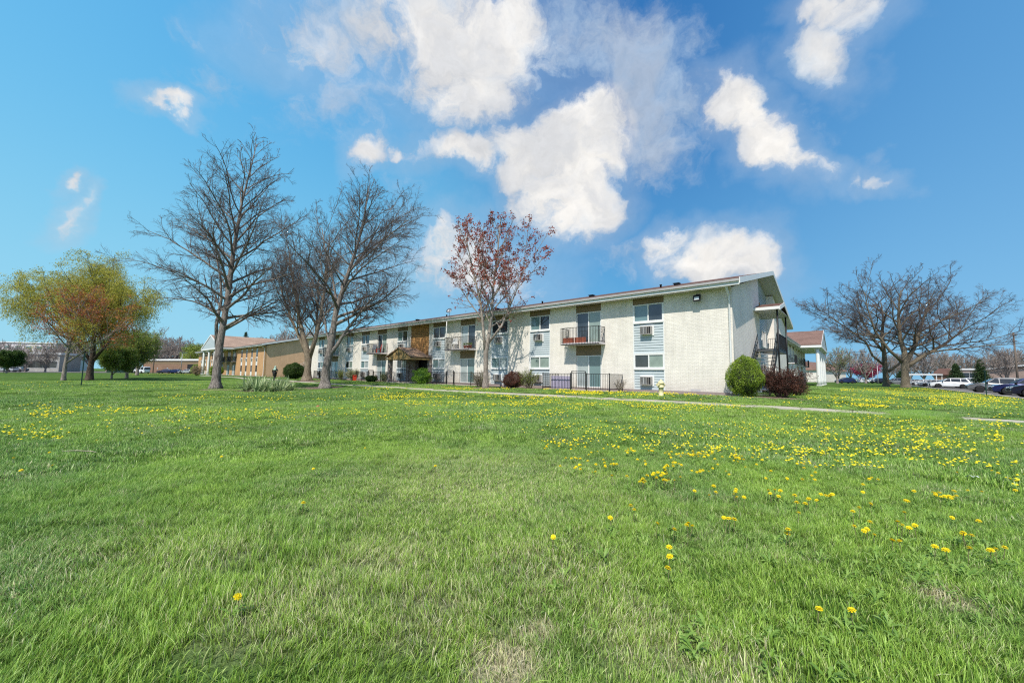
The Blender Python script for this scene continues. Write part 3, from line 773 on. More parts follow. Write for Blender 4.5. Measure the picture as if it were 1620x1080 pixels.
# ===== building beyond the main one, portico towards the parking =====
def portico(root, x0, x1, depth, ze, zr, col_n=4, mat='red_shingle', zb=0):
    """four column portico in front of y=0, gable to the front"""
    xm = (x0+x1)/2; yf = -depth-.5; r = MB(); yb = 9
    for a, b_ in (((x0-.6, ze), (xm, zr)), ((xm, zr), (x1+.6, ze))):
        r.hexa([(a[0], yf, a[1]), (b_[0], yf, b_[1]), (b_[0], yb, b_[1]), (a[0], yb, a[1])], [(a[0], yf, a[1]+.15), (b_[0], yf, b_[1]+.15), (b_[0], yb, b_[1]+.15), (a[0], yb, a[1]+.15)])
    ro = r.build('portico_roof', mat, root)
    g = MB(); g.hexa([(x0-.5, yf+.03, ze-.005), (x1+.5, yf+.03, ze-.005), (x1+.5, yf+.12, ze-.005), (x0-.5, yf+.12, ze-.005)], [(xm-.05, yf+.03, zr-.02), (xm+.05, yf+.03, zr-.02), (xm+.05, yf+.12, zr-.02), (xm-.05, yf+.12, zr-.02)])
    g.build('pediment', 'blue_siding', ro)
    g = MB(); g.box(x0-.6, x1+.6, yf-.02, 0, ze-.32, ze-.01)
    for a, b_ in (((x0-.6, ze), (xm, zr)), ((xm, zr), (x1+.6, ze))):
        g.hexa([(a[0], yf-.05, a[1]-.12), (b_[0], yf-.05, b_[1]-.12), (b_[0], yf-.01, b_[1]-.12), (a[0], yf-.01, a[1]-.12)], [(a[0], yf-.05, a[1]+.2), (b_[0], yf-.05, b_[1]+.2), (b_[0], yf-.01, b_[1]+.2), (a[0], yf-.01, a[1]+.2)])
    g.build('entablature', 'white_trim', ro)
    for k in range(col_n):
        x = x0+.2+(x1-x0-.4)*k/(col_n-1); c_ = MB()
        c_.box(x-.31, x+.31, -depth-.31, -depth+.31, zb, zb+.18); c_.box(x-.31, x+.31, -depth-.31, -depth+.31, ze-.5, ze-.33)
        pr_ = []
        for j in range(9): f = j/8; pr_.append((.26-.05*f*f, zb+.18+(ze-.5-zb-.18)*f))
        c_.lathe(pr_, 14, (x, -depth, 0)); c_.build('column', 'white_trim', root)

wing = empty('columned_apartment_building', st(1.6, 27, .28), PI/2-YAW, 'two storey apartment building with red roofed portico on four white columns beside the parking', 'building')
# local x runs back along V (away), local y runs into the building (towards +U)... mirrored so that its front faces the parking
WL = 39
wcols = [(t-.9-27-WL, t+.9-27-WL, k) for t, k in ((30, 'panel'), (34.5, 'panel'), (38.7, 'door'), (42.8, 'panel'), (46.6, 'panel'), (51.4, 'door'), (55, 'panel'), (58.6, 'door'), (62.5, 'panel'))]
wing.location = st(1.6, 27+WL, .28)

front(wing, WL, wcols, 'white_brick', sid='white_trim', glass_rng=random.Random(5))
WT = 18
for t in (38.7, 51.4, 58.6): balcony(wing, t-27-WL-1.4, t-27-WL+1.4, 3.0)
bk = MB(); gable_wall(bk, -WL, -WL+.26, .262, WT, WT, 5.62, 8.0); gable_wall(bk, -.26, 0, .262, WT, WT, 5.62, 8.0); bk.box(-WL+.27, -.27, WT-.26, WT, -.1, 5.6); bk.build('side_wall', 'brightened_cream_brick', wing)
MB().box(-WL+.3, -.3, .75, WT-.3, -.2, 5.4).build('inner_core', 'interior_dark', wing)
gable_roof(wing, -WL, 0, WT, 5.74, 7.6, mat='red_shingle')
downspout(wing, -WL+22.3, 0, 5.62)
portico(wing, -18.3, -2.2, 2.7, 5.78, 8.5, mat='red_shingle', zb=-.1)

# ===== tan brick building on the left, same family =====
tan = empty('tan_apartment_building', C2+Vector((0, 0, .24)), -YAW, 'two storey tan brick apartment building with white columned portico and long orange gable wall', 'building')
TL = 54
tc_ = [(-c-.55, -c+.55, 'narrow') for c in (4.6, 7.6, 11.0, 14.2, 36, 39, 42.5, 45.5, 50)]
tc_ += [(-c-1.2, -c+1.2, 'door') for c in (19.6, 24, 29.4)]
front(tan, TL, tc_, 'tan_brick', sid='white_trim', base=True)
tw = MB(); gable_wall(tw, -.26, 0, .262, Tm, Tm, 5.62, 8.52); gable_wall(tw, -TL, -TL+.26, .262, Tm, Tm, 5.62, 8.52); tw.box(-TL+.27, -.27, Tm-.26, Tm, -.1, 5.6)
tw.build('side_wall', 'brightened_tan_brick', tan)
MB().box(-TL+.3, -.3, .75, Tm-.3, -.2, 5.4).build('inner_core', 'interior_dark', tan)
gable_roof(tan, -TL, 0, Tm, 5.74, 8.6, mat='roof_shingle')
downspout(tan, -.12, 0, 5.62)
balcony(tan, -21, -18, 3.0); balcony(tan, -25.4, -22.6, 3.0); balcony(tan, -31, -28, 3.0)
portico(tan, -33.2, -17.8, 2.7, 5.78, 8.6, mat='tan_shingle', zb=-.1)
side_stair(tan, t0=11.4, t1=14.5, tb=3.2, zl=4.9, o0=.1, o1=1.1, steel='grey_metal', posts=False, canopy=False)
MB().box(-34.5, -33.3, 8, 9.2, 7, 9.4).build('chimney', 'tan_brick', tan)
# ------------------------------------------------------------------ trees
def orient(d):
    a = d.cross(Vector((0, 0, 1)) if abs(d.z) < .9 else Vector((1, 0, 0))).normalized()
    return a, d.cross(a)
def grow(rng, out, p, d, length, r0, level, P):
    """one branch and, through recursion, everything it carries.  P: list of per-level parameters"""
    q = P[min(level, len(P)-1)]
    n = q.get('n', 4); seg = length/n; pts = [p.copy()]; rad = [r0]; dirs = [d.copy()]
    wob = q.get('wob', .15); trop = q.get('trop', .0); r1 = max(q.get('rmin', .006), r0*q.get('taper', .25))
    dd = d.copy()
    for k in range(n):
        dd = (dd+Vector((rng.gauss(0, wob), rng.gauss(0, wob), rng.gauss(0, wob)*.8))+Vector((0, 0, trop*(1 if k >= q.get('tstart', 0) else 0)))).normalized()
        pts.append(pts[-1]+dd*seg); rad.append(r0+(r1-r0)*((k+1)/n)**.8); dirs.append(dd.copy())
    out.append((level, pts, rad))
    if level+1 >= len(P): return
    c = P[level+1]; nc = c['count']; nc = max(1, int(nc*(length/q.get('ref', length))+rng.random()*.8))
    s0 = c.get('start', .2)
    for k in range(nc):
        f = s0+(1-s0)*(k+rng.random()*.9)/nc; f = min(.99, f)
        x = f*n; i = min(n-1, int(x)); u = x-i
        bp = pts[i].lerp(pts[i+1], u); bd = dirs[i+1]; br = rad[i]+(rad[i+1]-rad[i])*u
        a, b = orient(bd); az = rng.uniform(0, 2*PI); an = math.radians(rng.gauss(c.get('ang', 45), c.get('dang', 9)))
        side = a*math.cos(az)+b*math.sin(az)
        nd = (bd*math.cos(an)+side*math.sin(an)).normalized()
        if c.get('outw') is not None:
            nd = (nd+Vector((0, 0, c['outw']))).normalized()
        ln = c['len']*(1-c.get('fall', .5)*f)*rng.uniform(.7, 1.25)
        if c.get('rel', True): ln *= length
        grow(rng, out, bp, nd, ln, min(br*.75, c.get('r', br*.6)*(.5+.5*(1-f)) if 'r' in c else br*.6), level+1, P)
def tubes_mesh(name, branches, sides, mat, parent):
    V_, Q_ = [], []; base = 0
    groups = {}
    for lv, pts, rad in branches: groups.setdefault((len(pts), sides(lv)), []).append((pts, rad))
    for (m, ns), L in groups.items():
        Pn = np.array([[tuple(p) for p in pts] for pts, _ in L]); Rn = np.array([r for _, r in L])
        B = len(L); T = np.empty_like(Pn); T[:, 1:-1] = Pn[:, 2:]-Pn[:, :-2]; T[:, 0] = Pn[:, 1]-Pn[:, 0]; T[:, -1] = Pn[:, -1]-Pn[:, -2]
        T /= np.linalg.norm(T, axis=2, keepdims=True)+1e-9
        ref = np.where(np.abs(T[:, :1, 2:3]) < .9, np.array([0, 0, 1.]), np.array([1., 0, 0])); ref = np.repeat(ref, m, axis=1)
        A = np.cross(T, ref); A /= np.linalg.norm(A, axis=2, keepdims=True)+1e-9; Bv = np.cross(T, A)
        w = 2*PI*np.arange(ns)/ns
        ring = Pn[:, :, None, :]+(A[:, :, None, :]*np.cos(w)[None, None, :, None]+Bv[:, :, None, :]*np.sin(w)[None, None, :, None])*Rn[:, :, None, None]
        V_.append(ring.reshape(-1, 3))
        b = (np.arange(B)*m*ns)[:, None, None]; k = (np.arange(m-1)*ns)[None, :, None]; j = np.arange(ns)[None, None, :]; j2 = (j+1) % ns
        q = np.stack([b+k+j, b+k+j2, b+k+ns+j2, b+k+ns+j], -1).reshape(-1, 4)+base
        Q_.append(q); base += B*m*ns
    return fastmesh(name, np.concatenate(V_), np.concatenate(Q_), mat, parent=parent, smooth=True)
def leaves(name, centers, size, mat, parent, rng, per=6, spread=.12, aspect=.55, droop=0., up=0.3):
    """many small diamond leaves around each centre"""
    c = np.repeat(np.asarray(centers, dtype=float), per, axis=0); n = len(c); g = np.random.RandomState(rng.randint(0, 1 << 30))
    c = c+g.normal(0, spread, (n, 3))
    d = g.normal(0, 1, (n, 3)); d[:, 2] += droop; d /= np.linalg.norm(d, axis=1, keepdims=True)
    s = np.cross(d, g.normal(0, 1, (n, 3))+np.array([0, 0, up])); s /= np.linalg.norm(s, axis=1, keepdims=True)+1e-9
    L = size*g.uniform(.6, 1.3, (n, 1)); nrm = np.cross(d, s)
    v = np.stack([c-d*L*.5, c+s*L*aspect*.5+nrm*L*.08, c+d*L*.5, c-s*L*aspect*.5+nrm*L*.08], 1).reshape(-1, 3)
    q = np.arange(n*4).reshape(-1, 4); r = np.repeat(g.uniform(0, 1, n), 4)
    return fastmesh(name, v, q, mat, rnd=r, parent=parent)
def root_flare(pts, rad, flare=1.9, h=.9):
    o_p, o_r = [], []
    z0 = pts[0].z
    for k in range(6):
        f = k/5; z = h*f; o_p.append(pts[0].lerp(pts[1], min(1, z/max(.01, (pts[1]-pts[0]).length)))); o_r.append(rad[0]*(1+(flare-1)*(1-f)**2.6))
    return o_p+pts[1:], o_r+rad[1:]
def trunk_mesh(name, pts, rad, mat, parent, seed, flare=2.0, h=1.0, n=20, lump=.10):
    p, r = root_flare(pts, rad, flare, h)
    rg = random.Random(seed); ph = [rg.uniform(0, 6.28) for _ in range(6)]
    m_ = MB(); m_.tube(p, r, n)
    z0 = pts[0].z
    vs = []
    for idx, v in enumerate(m_.v):
        ring = idx//n; j = idx % n; w = 2*PI*j/n
        c = Vector(p[min(ring, len(p)-1)]); k = 1+lump*mnoise.noise(Vector((math.cos(w)*1.5+seed, math.sin(w)*1.5, ring*.7)))
        hz = max(0, 1-(c.z-z0)/h); k += hz*.32*max(0, math.sin(w*4+ph[0]))*(.6+.4*math.sin(w*2+ph[1]))
        vs.append(tuple(c+(Vector(v)-c)*k))
    m_.v = vs
    m_.v = [(x, y, z-.12) if i < n else (x, y, z) for i, (x, y, z) in enumerate(m_.v)]
    return m_.build(name, mat, parent)
def tree(name, loc, seed, trunk, P, barks=('grey_bark', 'twig_bark'), label=None, cat='tree', group=None, leaf=None, flare=2.0, limbs=None, big_sides=7, keep_top=True, crown_name='crown'):
    """trunk: list of stems, each (points, radii); limbs spring from the stems"""
    rng = random.Random(seed); root = empty(name, loc, 0, label, cat, group)
    out = []
    for si, (pts, rad, f0, nl) in enumerate(trunk):
        pts = [Vector(p) for p in pts]
        if si == 0: trunk_mesh('trunk', pts, rad, barks[0], root, seed, flare)
        else: MB().tube(pts, rad, 12).build('stem', barks[0], root)
        L = [0]
        for a, b in zip(pts, pts[1:]): L.append(L[-1]+(b-a).length)
        c = P[0]
        for k in range(nl):
            f = f0+(1-f0)*(k+rng.random()*.6)/nl; s_ = f*L[-1]; i = 0
            while i < len(L)-2 and L[i+1] < s_: i += 1
            u = (s_-L[i])/max(1e-6, L[i+1]-L[i]); bp = pts[i].lerp(pts[i+1], u); bd = (pts[i+1]-pts[i]).normalized(); br = rad[i]+(rad[i+1]-rad[i])*u
            g = (f-f0)/(1-f0)
            az = k*2.399963+rng.uniform(-.5, .5)+si*1.3
            el = math.radians(c['el0']+(c['el1']-c['el0'])*g+rng.gauss(0, 6))
            nd = Vector((math.cos(az)*math.cos(el), math.sin(az)*math.cos(el), math.sin(el)))
            nd = (nd+bd*c.get('follow', .2)).normalized()
            env = c['env'](bp.z, az)
            grow(rng, out, bp, nd, env*rng.uniform(.82, 1.12), min(br*.62, c.get('r', .12)*(env/c.get('refenv', 5))), 0, P)
    if limbs:
        for p, d, ln, r in limbs: grow(rng, out, Vector(p), Vector(d).normalized(), ln, r, 0, P)
    big = [b for b in out if b[0] == 0]; small = [b for b in out if b[0] > 0]
    tubes_mesh('limbs', big, lambda l: big_sides, barks[0], root)
    tubes_mesh('twigs' if leaf is None else 'branches', small, lambda l: {1: 5, 2: 4}.get(l, 3), barks[1], root)
    if leaf:
        last = max(b[0] for b in out); cen = []
        for lv, pts, rad in out:
            if lv >= last-leaf.get('levels', 0):
                for p in pts[leaf.get('skip', 1):]:
                    if rng.random() < leaf.get('prob', .8) and (leaf.get('zone') is None or rng.random() < leaf['zone'](p)): cen.append(tuple(p))
        mats = leaf['mat'] if isinstance(leaf['mat'], list) else [leaf['mat']]
        for k, mt in enumerate(mats):
            cc = cen[k::len(mats)]
            leaves('foliage', cc, leaf['size'], mt, root, rng, leaf.get('per', 5), leaf.get('spread', .12), leaf.get('aspect', .55), leaf.get('droop', 0))
    return root

# ---- 1: tall bare tree, nearest on the left
p = hit(341, 615); h1 = 19
def env1(z, az):
    f = z/h1; r = 6.3*math.sin(min(1, (1.03-f)/.62)*PI/2)
    return max(1.0, r)*(.86 if math.cos(az) < 0 else .95)
P1 = [dict(n=9, wob=.085, trop=-.03, tstart=2, el0=20, el1=62, follow=.12, env=env1, r=.105, refenv=5.5, taper=.12, rmin=.016, ref=5.),
      dict(count=10.5, len=.38, ang=42, dang=10, start=.2, fall=.42, n=6, wob=.10, trop=.02, taper=.3, rmin=.009, ref=1.5),
      dict(count=6.5, len=.5, ang=40, start=.1, fall=.42, n=4, wob=.13, trop=.02, rmin=.006),
      dict(count=6.2, len=.6, ang=40, start=.1, n=3, wob=.15, rmin=.0045, fall=.4)]
tr1 = tree('bare_tree', p, 5, [([(0, 0, 0), (0, 0, 1.6), (.05, 0, 3.2), (.25, 0, 5.2), (.35, .1, 7.4), (.5, 0, 9.6), (.6, .1, 11.6), (.9, 0, 13.9), (1.3, 0, 16.2), (1.6, .1, 18.4)], [0.266, 0.248, 0.231, 0.190, 0.167, 0.139, 0.110, 0.075, 0.046, 0.017], .22, 46),
    ([(-.22, .1, 3.0), (-.38, .1, 4.6), (-.2, .15, 6.4), (-.4, .2, 8.0), (-.9, .3, 9.6), (-1.2, .4, 11.2)], [0.128, 0.110, 0.093, 0.070, 0.046, 0.017], .35, 6)], P1,
    label='tallest bare tree, single grey trunk rising left of the strap-leaved plants', group='bare trees on the lawn', flare=1.7,
    limbs=[((.2, 0, 4.4), (.9, -.1, .40), 4.6, .10), ((-.3, 0, 5.4), (-.9, .1, .5), 4.4, .08)])
# ---- 2: bare tree with the arching right limb
p = hit(514, 614); h2 = 16.4
def env2(z, az):
    f = z/h2; r = 6.3*math.sin(min(1, (1.06-f)/.7)*PI/2); return max(1.0, r)*(1.15 if math.cos(az) > 0 else .72)
P2 = [dict(P1[0], el0=16, el1=66, trop=.0, env=env2, r=.10)]+P1[1:]
tr2 = tree('bare_tree', p, 12, [([(0, 0, 0), (0, 0, 1.5), (.25, 0, 3.0), (.38, 0, 4.4), (.55, 0, 6.0), (.95, .1, 7.8), (1.5, 0, 9.6), (2.0, 0, 11.4), (2.4, .1, 13.8), (2.7, 0, 16.2)], [0.317, 0.288, 0.266, 0.238, 0.202, 0.166, 0.130, 0.094, 0.058, 0.022], .33, 30),
    ([(.55, 0, 5.6), (.4, .2, 7.2), (-.1, .3, 9.2), (-.7, .2, 11.2), (-1.1, .3, 13)], [0.115, 0.094, 0.072, 0.050, 0.022], .2, 12),
    ([(1.35, 0, 9.2), (2.4, .1, 10.6), (3.2, .1, 12.2), (3.8, 0, 13.4)], [0.094, 0.072, 0.050, 0.022], .1, 8)], P2,
    label='leaning bare tree with a long low limb arching right before the white building', group='bare trees on the lawn', flare=1.8,
    limbs=[((.3, 0, 2.7), (.8, -.1, .95), 7.4, .17), ((.5, 0, 5.0), (.9, 0, .28), 6.6, .15), ((.2, 0, 3.2), (-.4, .2, .9), 5.0, .12)])
# ---- 3: multi stemmed tree behind, near the building end
p = hit(487, 600); p = Vector((-22.9, 43.5, 0)); p.z = ground_z(p.x, p.y)
def env3(z, az): return 5.0 if z < 12 else 3.2
P3 = [dict(P1[0], el0=38, el1=66, env=env3, r=.10, trop=.03, follow=.5), dict(P1[1], count=13, len=.42), dict(P1[2], count=7.5), dict(P1[3], count=5)]
tree('bare_tree', p, 21, [([(0, 0, 0), (0, 0, 1.4), (0, 0, 2.6), (-.5, 0, 4.4), (-1.3, 0, 7.0), (-2.0, .2, 10), (-2.7, 0, 13), (-3.0, 0, 15.4)], [0.374, 0.331, 0.374, 0.245, 0.194, 0.144, 0.086, 0.022], .3, 16),
    ([(.1, 0, 2.5), (.6, .1, 4.6), (1.0, .3, 7.5), (1.3, .3, 11), (1.5, .2, 14.6), (1.6, 0, 16.6)], [0.259, 0.223, 0.180, 0.130, 0.072, 0.022], .2, 18),
    ([(-.15, .1, 2.6), (-1.2, .4, 4.6), (-2.7, .8, 7.2), (-4.0, 1, 10), (-4.7, 1.1, 12.4)], [0.216, 0.158, 0.122, 0.072, 0.022], .2, 14),
    ([(0, .3, 2.8), (.1, 1.2, 5.5), (-.4, 2.2, 9), (-.6, 2.5, 13)], [0.187, 0.144, 0.101, 0.022], .2, 12)], P3,
    label='bare tree splitting low into several stems, beside the far end of the white building', group='bare trees on the lawn', flare=1.6, barks=('tan_bark', 'purple_twig'))
# ---- 4: tree with red leaves in front of the facade
p = hit(768, 613.5)
def env4(z, az): return max(.9, 3.7*math.sin(min(1, (13.6-z)/8)*PI/2))
P4 = [dict(n=7, wob=.07, trop=.05, el0=22, el1=64, follow=.3, env=env4, r=.062, refenv=4, taper=.14, rmin=.014, ref=3.2),
      dict(count=9, len=.40, ang=38, dang=9, start=.2, fall=.45, n=5, wob=.1, trop=.03, rmin=.008, ref=1.1),
      dict(count=4, len=.45, ang=38, start=.25, n=4, wob=.13, rmin=.005)]
tree('red_leaved_tree', p, 33, [([(0, 0, 0), (0, 0, 1.2), (-.02, 0, 2.5), (.12, 0, 3.4), (.35, 0, 5.2), (.42, .1, 7.2), (.7, .1, 10.0), (.9, 0, 12.6)], [.19, .165, .17, .13, .10, .08, .055, .018], .33, 20),
    ([(-.05, 0, 2.5), (-.22, 0, 4.0), (-.45, .1, 6.0), (-1.1, 0, 8.6), (-1.7, .1, 11.2)], [.12, .10, .08, .05, .018], .2, 14),
    ([(.15, .1, 3.2), (1.1, .1, 4.5), (1.9, 0, 6.5), (2.9, .1, 9.2)], [.09, .075, .05, .018], .2, 8)], P4,
    barks=('pale_bark', 'pale_bark'), label='slender tree with sparse small red leaves in front of the white brick building', flare=1.5,
    leaf=dict(mat=['red_leaf'], size=.125, per=6, spread=.085, prob=.36, skip=2, levels=1, aspect=.7, zone=lambda q: .25+.95*sstep(5, 9.5, q.z)))
# ---- right hand pair
def envR(z, az): return 15 if z < 8 else 12
PR = [dict(n=10, wob=.10, trop=.012, el0=12, el1=60, follow=.3, env=lambda z, az: 10.3*math.sin(min(1, (21.5-z)/15)*PI/2)*(.98 if math.cos(az) > 0 else .8), r=.30, refenv=13, taper=.1, rmin=.03, ref=11),
      dict(count=15, len=.38, ang=42, dang=10, start=.2, fall=.5, n=6, wob=.13, trop=.03, rmin=.018, ref=4.2),
      dict(count=9.5, len=.5, ang=42, start=.1, fall=.4, n=4, wob=.15, trop=.02, rmin=.011),
      dict(count=9, len=.65, ang=42, start=.1, n=3, wob=.18, rmin=.009)]
p = hit(1433, 613); p = atD(1433, 613, 66); p.z = ground_z(p.x, p.y)-.05
tree('spreading_tree', p, 41, [([(0, 0, 0), (0, 0, 2.2), (.2, 0, 4.2), (.2, 0, 6.0), (-.2, .2, 8.5), (-.4, 0, 12), (0, 0, 15.5), (.4, 0, 17)], [0.562, 0.484, 0.515, 0.359, 0.281, 0.203, 0.117, 0.031], .36, 14),
    ([(.4, 0, 4.2), (2.2, .2, 7), (3.8, .4, 10.5), (5.0, .2, 14), (5.8, 0, 15.6)], [0.328, 0.281, 0.211, 0.125, 0.031], .2, 11),
    ([(.5, 0, 3.6), (3.4, -.2, 5.6), (7.0, 0, 7.4), (9.4, .2, 9.0), (11.6, .2, 10.2)], [0.328, 0.281, 0.211, 0.133, 0.031], .22, 12),
    ([(-.3, 0, 4.4), (-2.2, .2, 6.4), (-4.4, .2, 9.6), (-5.6, 0, 13.4), (-6, 0, 16.4)], [0.265, 0.218, 0.156, 0.094, 0.031], .25, 10)], PR,
    barks=('olive_twig', 'purple_twig'), label='wide spreading bare tree beside the parking, the nearer and thicker trunk of the pair', group='spreading bare trees by the parking', flare=1.5)
p = atD(1402, 608, 72); p.z = ground_z(p.x, p.y)-.1
PR2 = [dict(PR[0], env=lambda z, az: 8.2*math.sin(min(1, (20-z)/14)*PI/2)*(1.2 if math.cos(az) < 0 else .7))]+PR[1:]
tree('spreading_tree', p, 47, [([(0, 0, 0), (0, 0, 2.5), (0, 0, 6.4), (-.2, 0, 9.4), (.3, 0, 13), (0, 0, 16.6)], [0.484, 0.390, 0.328, 0.257, 0.156, 0.031], .36, 16),
    ([(-.3, 0, 4.2), (-2.2, 0, 5.8), (-2.9, .3, 8.2), (-6, .2, 10.6), (-9.2, 0, 12.6), (-11, 0, 13.6)], [0.203, 0.172, 0.156, 0.125, 0.078, 0.031], .4, 11),
    ([(0, 0, 6.4), (-1.8, .2, 9), (-3.6, .2, 12.6), (-4.4, .4, 16.4)], [0.218, 0.172, 0.109, 0.031], .2, 10),
    ([(.3, 0, 2.7), (2.6, .1, 4.2), (5.2, .1, 6.8), (6.6, 0, 10.5)], [0.234, 0.195, 0.140, 0.039], .5, 6)], PR2,
    barks=('olive_twig', 'purple_twig'), label='bare tree of the pair by the parking with the thinner trunk, standing behind left', group='spreading bare trees by the parking', flare=1.4)
# ---- left: willow, red young tree, green low tree
p = atD(141, 603, 44); p.z = ground_z(p.x, p.y)-.02
PW = [dict(n=8, wob=.10, trop=-.01, el0=28, el1=68, follow=.3, env=lambda z, az: (6.8 if z < 7 else 4.8)*(1.1 if math.cos(az) < 0 else .85), r=.13, refenv=7, taper=.14, rmin=.02, ref=6),
      dict(count=11, len=.40, ang=42, dang=12, start=.2, fall=.4, n=6, wob=.12, trop=-.05, rmin=.011, ref=2.4),
      dict(count=8, len=1.05, ang=48, start=.15, n=7, wob=.07, trop=-.26, rmin=.005, fall=.3)]
tree('willow_tree', p, 52, [([(0, 0, 0), (0, 0, 1.6), (.1, 0, 2.8), (0, 0, 5), (.2, 0, 8), (0, .2, 10.6)], [0.298, 0.250, 0.240, 0.164, 0.096, 0.024], .4, 16),
    ([(-.2, 0, 2.4), (-2.2, 0, 4.6), (-4.8, .2, 7), (-6.8, 0, 8.8)], [0.154, 0.124, 0.082, 0.024], .2, 13),
    ([(.3, 0, 2.4), (1.6, .2, 4.4), (2.4, .4, 6.6), (2.8, .6, 8.2)], [0.154, 0.124, 0.076, 0.024], .2, 12)], PW, barks=('dark_bark', 'olive_twig'),
    label='large yellow green willow with thick dark trunk at the left edge of the lawn', leaf=dict(mat='willow_leaf', size=.17, per=7, spread=.17, prob=.9, skip=1, aspect=.3, droop=-1.2), flare=1.5)
p = atD(100, 604.5, 40); p.z = ground_z(p.x, p.y)-.02
PY = [dict(n=6, wob=.07, trop=.03, el0=22, el1=62, follow=.3, env=lambda z, az: max(.8, 4.3*math.sin(min(1, (10-z)/6)*PI/2)), r=.07, refenv=4, taper=.15, rmin=.013, ref=3.5),
      dict(count=9, len=.42, ang=40, start=.2, fall=.4, n=4, wob=.1, rmin=.008, ref=1.3), dict(count=5, len=.5, ang=40, start=.2, n=3, wob=.12, rmin=.005)]
tree('young_maple', p, 57, [([(0, 0, 0), (0, 0, 1.6), (.15, 0, 3.2), (.5, 0, 5.5), (.8, 0, 8.2)], [.17, .15, .13, .09, .02], .34, 18),
    ([(.15, 0, 1.9), (1.4, .1, 2.9), (3.2, .1, 4.2), (4.6, 0, 5.0)], [.08, .07, .05, .02], .2, 9)], PY, barks=('pale_bark', 'grey_bark'),
    label='young tree with pale trunk and orange red new leaves in front of the willow', leaf=dict(mat=['orange_leaf', 'red_leaf', 'orange_leaf'], size=.13, per=5, spread=.12, prob=.5, skip=1), flare=1.3)
# ---- generic small trees for the background, copied
def small_tree(name, loc, seed, h, r, barks, leafd=None, label='', group=None, stems=3, dense=1., cat='tree', rw=.01):
    rng = random.Random(seed); st_ = []
    st_.append(([(0, 0, 0), (0, 0, h*.14), (rng.uniform(-.1, .1)*h*.3, 0, h*.32), (rng.uniform(-.1, .1)*h*.5, 0, h*.6), (rng.uniform(-.1, .1)*h*.6, 0, h*.95)], [h*.028, h*.024, h*.019, h*.012, h*.003], .28, int(13*dense)))
    for k in range(stems-1):
        a = k*2.4+rng.random(); c, s_ = math.cos(a), math.sin(a)
        st_.append(([(0, 0, h*.14), (c*r*.22, s_*r*.22, h*.34), (c*r*.45, s_*r*.45, h*.6), (c*r*.55, s_*r*.55, h*.85)], [h*.018, h*.014, h*.009, h*.003], .2, int(9*dense)))
    PP = [dict(n=5, wob=.1, trop=.04, el0=25, el1=62, follow=.3, env=lambda z, az: max(.3*r, r*.75*math.sin(min(1, (h*1.08-z)/(h*.65))*PI/2)), r=h*.011, refenv=r, taper=.2, rmin=rw*1.6, ref=r*.7),
          dict(count=8, len=.45, ang=42, start=.15, n=4, wob=.13, rmin=rw, ref=r*.3), dict(count=5, len=.5, ang=42, start=.1, n=3, wob=.15, rmin=rw*.7)]
    return tree(name, loc, seed, st_, PP, barks=barks, label=label, group=group, leaf=leafd, cat=cat, flare=1.25)
# ------------------------------------------------------------------ shrubs and bed plants
def shrub(name, loc, r, h, mat, seed, label, group=None, n=2600, size=.05, squash=.5, lumpy=.10, cat='bush', core='dark_shrub_core', top=1., width=None, z0=.05):
    rng = random.Random(seed); g = np.random.RandomState(seed); root = empty(name, loc, rng.uniform(0, 6), label, cat, group)
    d = g.normal(0, 1, (n, 3)); d /= np.linalg.norm(d, axis=1, keepdims=True)
    k = np.array([1+lumpy*mnoise.noise(Vector(x)*2.2+Vector((seed, 0, 0)))*2 for x in d]); dep = 1-g.exponential(.055, n)
    c = d*(k*dep)[:, None]; zz = (c[:, 2]+1)/2
    taper = 1-np.clip(zz-.45, 0, 1)*.42*top
    P_ = np.stack([c[:, 0]*r*taper, c[:, 1]*r*taper, z0+zz*h], 1)
    leaves('foliage', P_, size, mat, root, rng, per=3, spread=size*.45, aspect=.6)
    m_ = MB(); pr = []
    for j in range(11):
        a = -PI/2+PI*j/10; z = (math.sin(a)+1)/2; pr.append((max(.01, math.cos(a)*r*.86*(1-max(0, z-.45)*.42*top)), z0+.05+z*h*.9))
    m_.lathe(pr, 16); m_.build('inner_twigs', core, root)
    m_ = MB()
    for j in range(5):
        a = j*1.3; m_.tube([(math.cos(a)*.04, math.sin(a)*.04, -.1), (math.cos(a)*r*.3, math.sin(a)*r*.3, h*.3)], [.02, .012], 5)
    m_.build('stem', 'dark_bark', root)
    return root
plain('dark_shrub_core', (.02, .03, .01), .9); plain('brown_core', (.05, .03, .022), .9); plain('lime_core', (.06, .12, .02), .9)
def twiggy(name, loc, r, h, seed, label, leafmat=None, bark_='dark_bark', stems=14, lsize=.05, prob=.6, per=3, group=None, dens=1.):
    rng = random.Random(seed); root = empty(name, loc, 0, label, 'bush', group); out = []
    PP = [dict(n=5, wob=.12, trop=.06, taper=.35, rmin=.005, ref=h*.9), dict(count=9*dens, len=.5, ang=35, start=.15, n=3, wob=.15, rmin=.004, ref=h*.4), dict(count=5*dens, len=.5, ang=35, start=.15, n=2, wob=.15, rmin=.003)]
    for k in range(stems):
        a = rng.uniform(0, 2*PI); tilt = rng.uniform(.05, 1.0)*r/h*1.15
        grow(rng, out, Vector((math.cos(a)*.1*r, math.sin(a)*.1*r, -.05)), Vector((math.cos(a)*tilt, math.sin(a)*tilt, 1)).normalized(), h*rng.uniform(.75, 1.02), h*.012+.004, 0, PP)
    tubes_mesh('stems', out, lambda l: 4 if l == 0 else 3, bark_, root)
    if leafmat:
        cen = [tuple(p) for lv, pts, rad in out if lv >= 1 for p in pts[1:] if rng.random() < prob]
        leaves('foliage', cen, lsize, leafmat, root, rng, per=per, spread=lsize*.7)
    return root
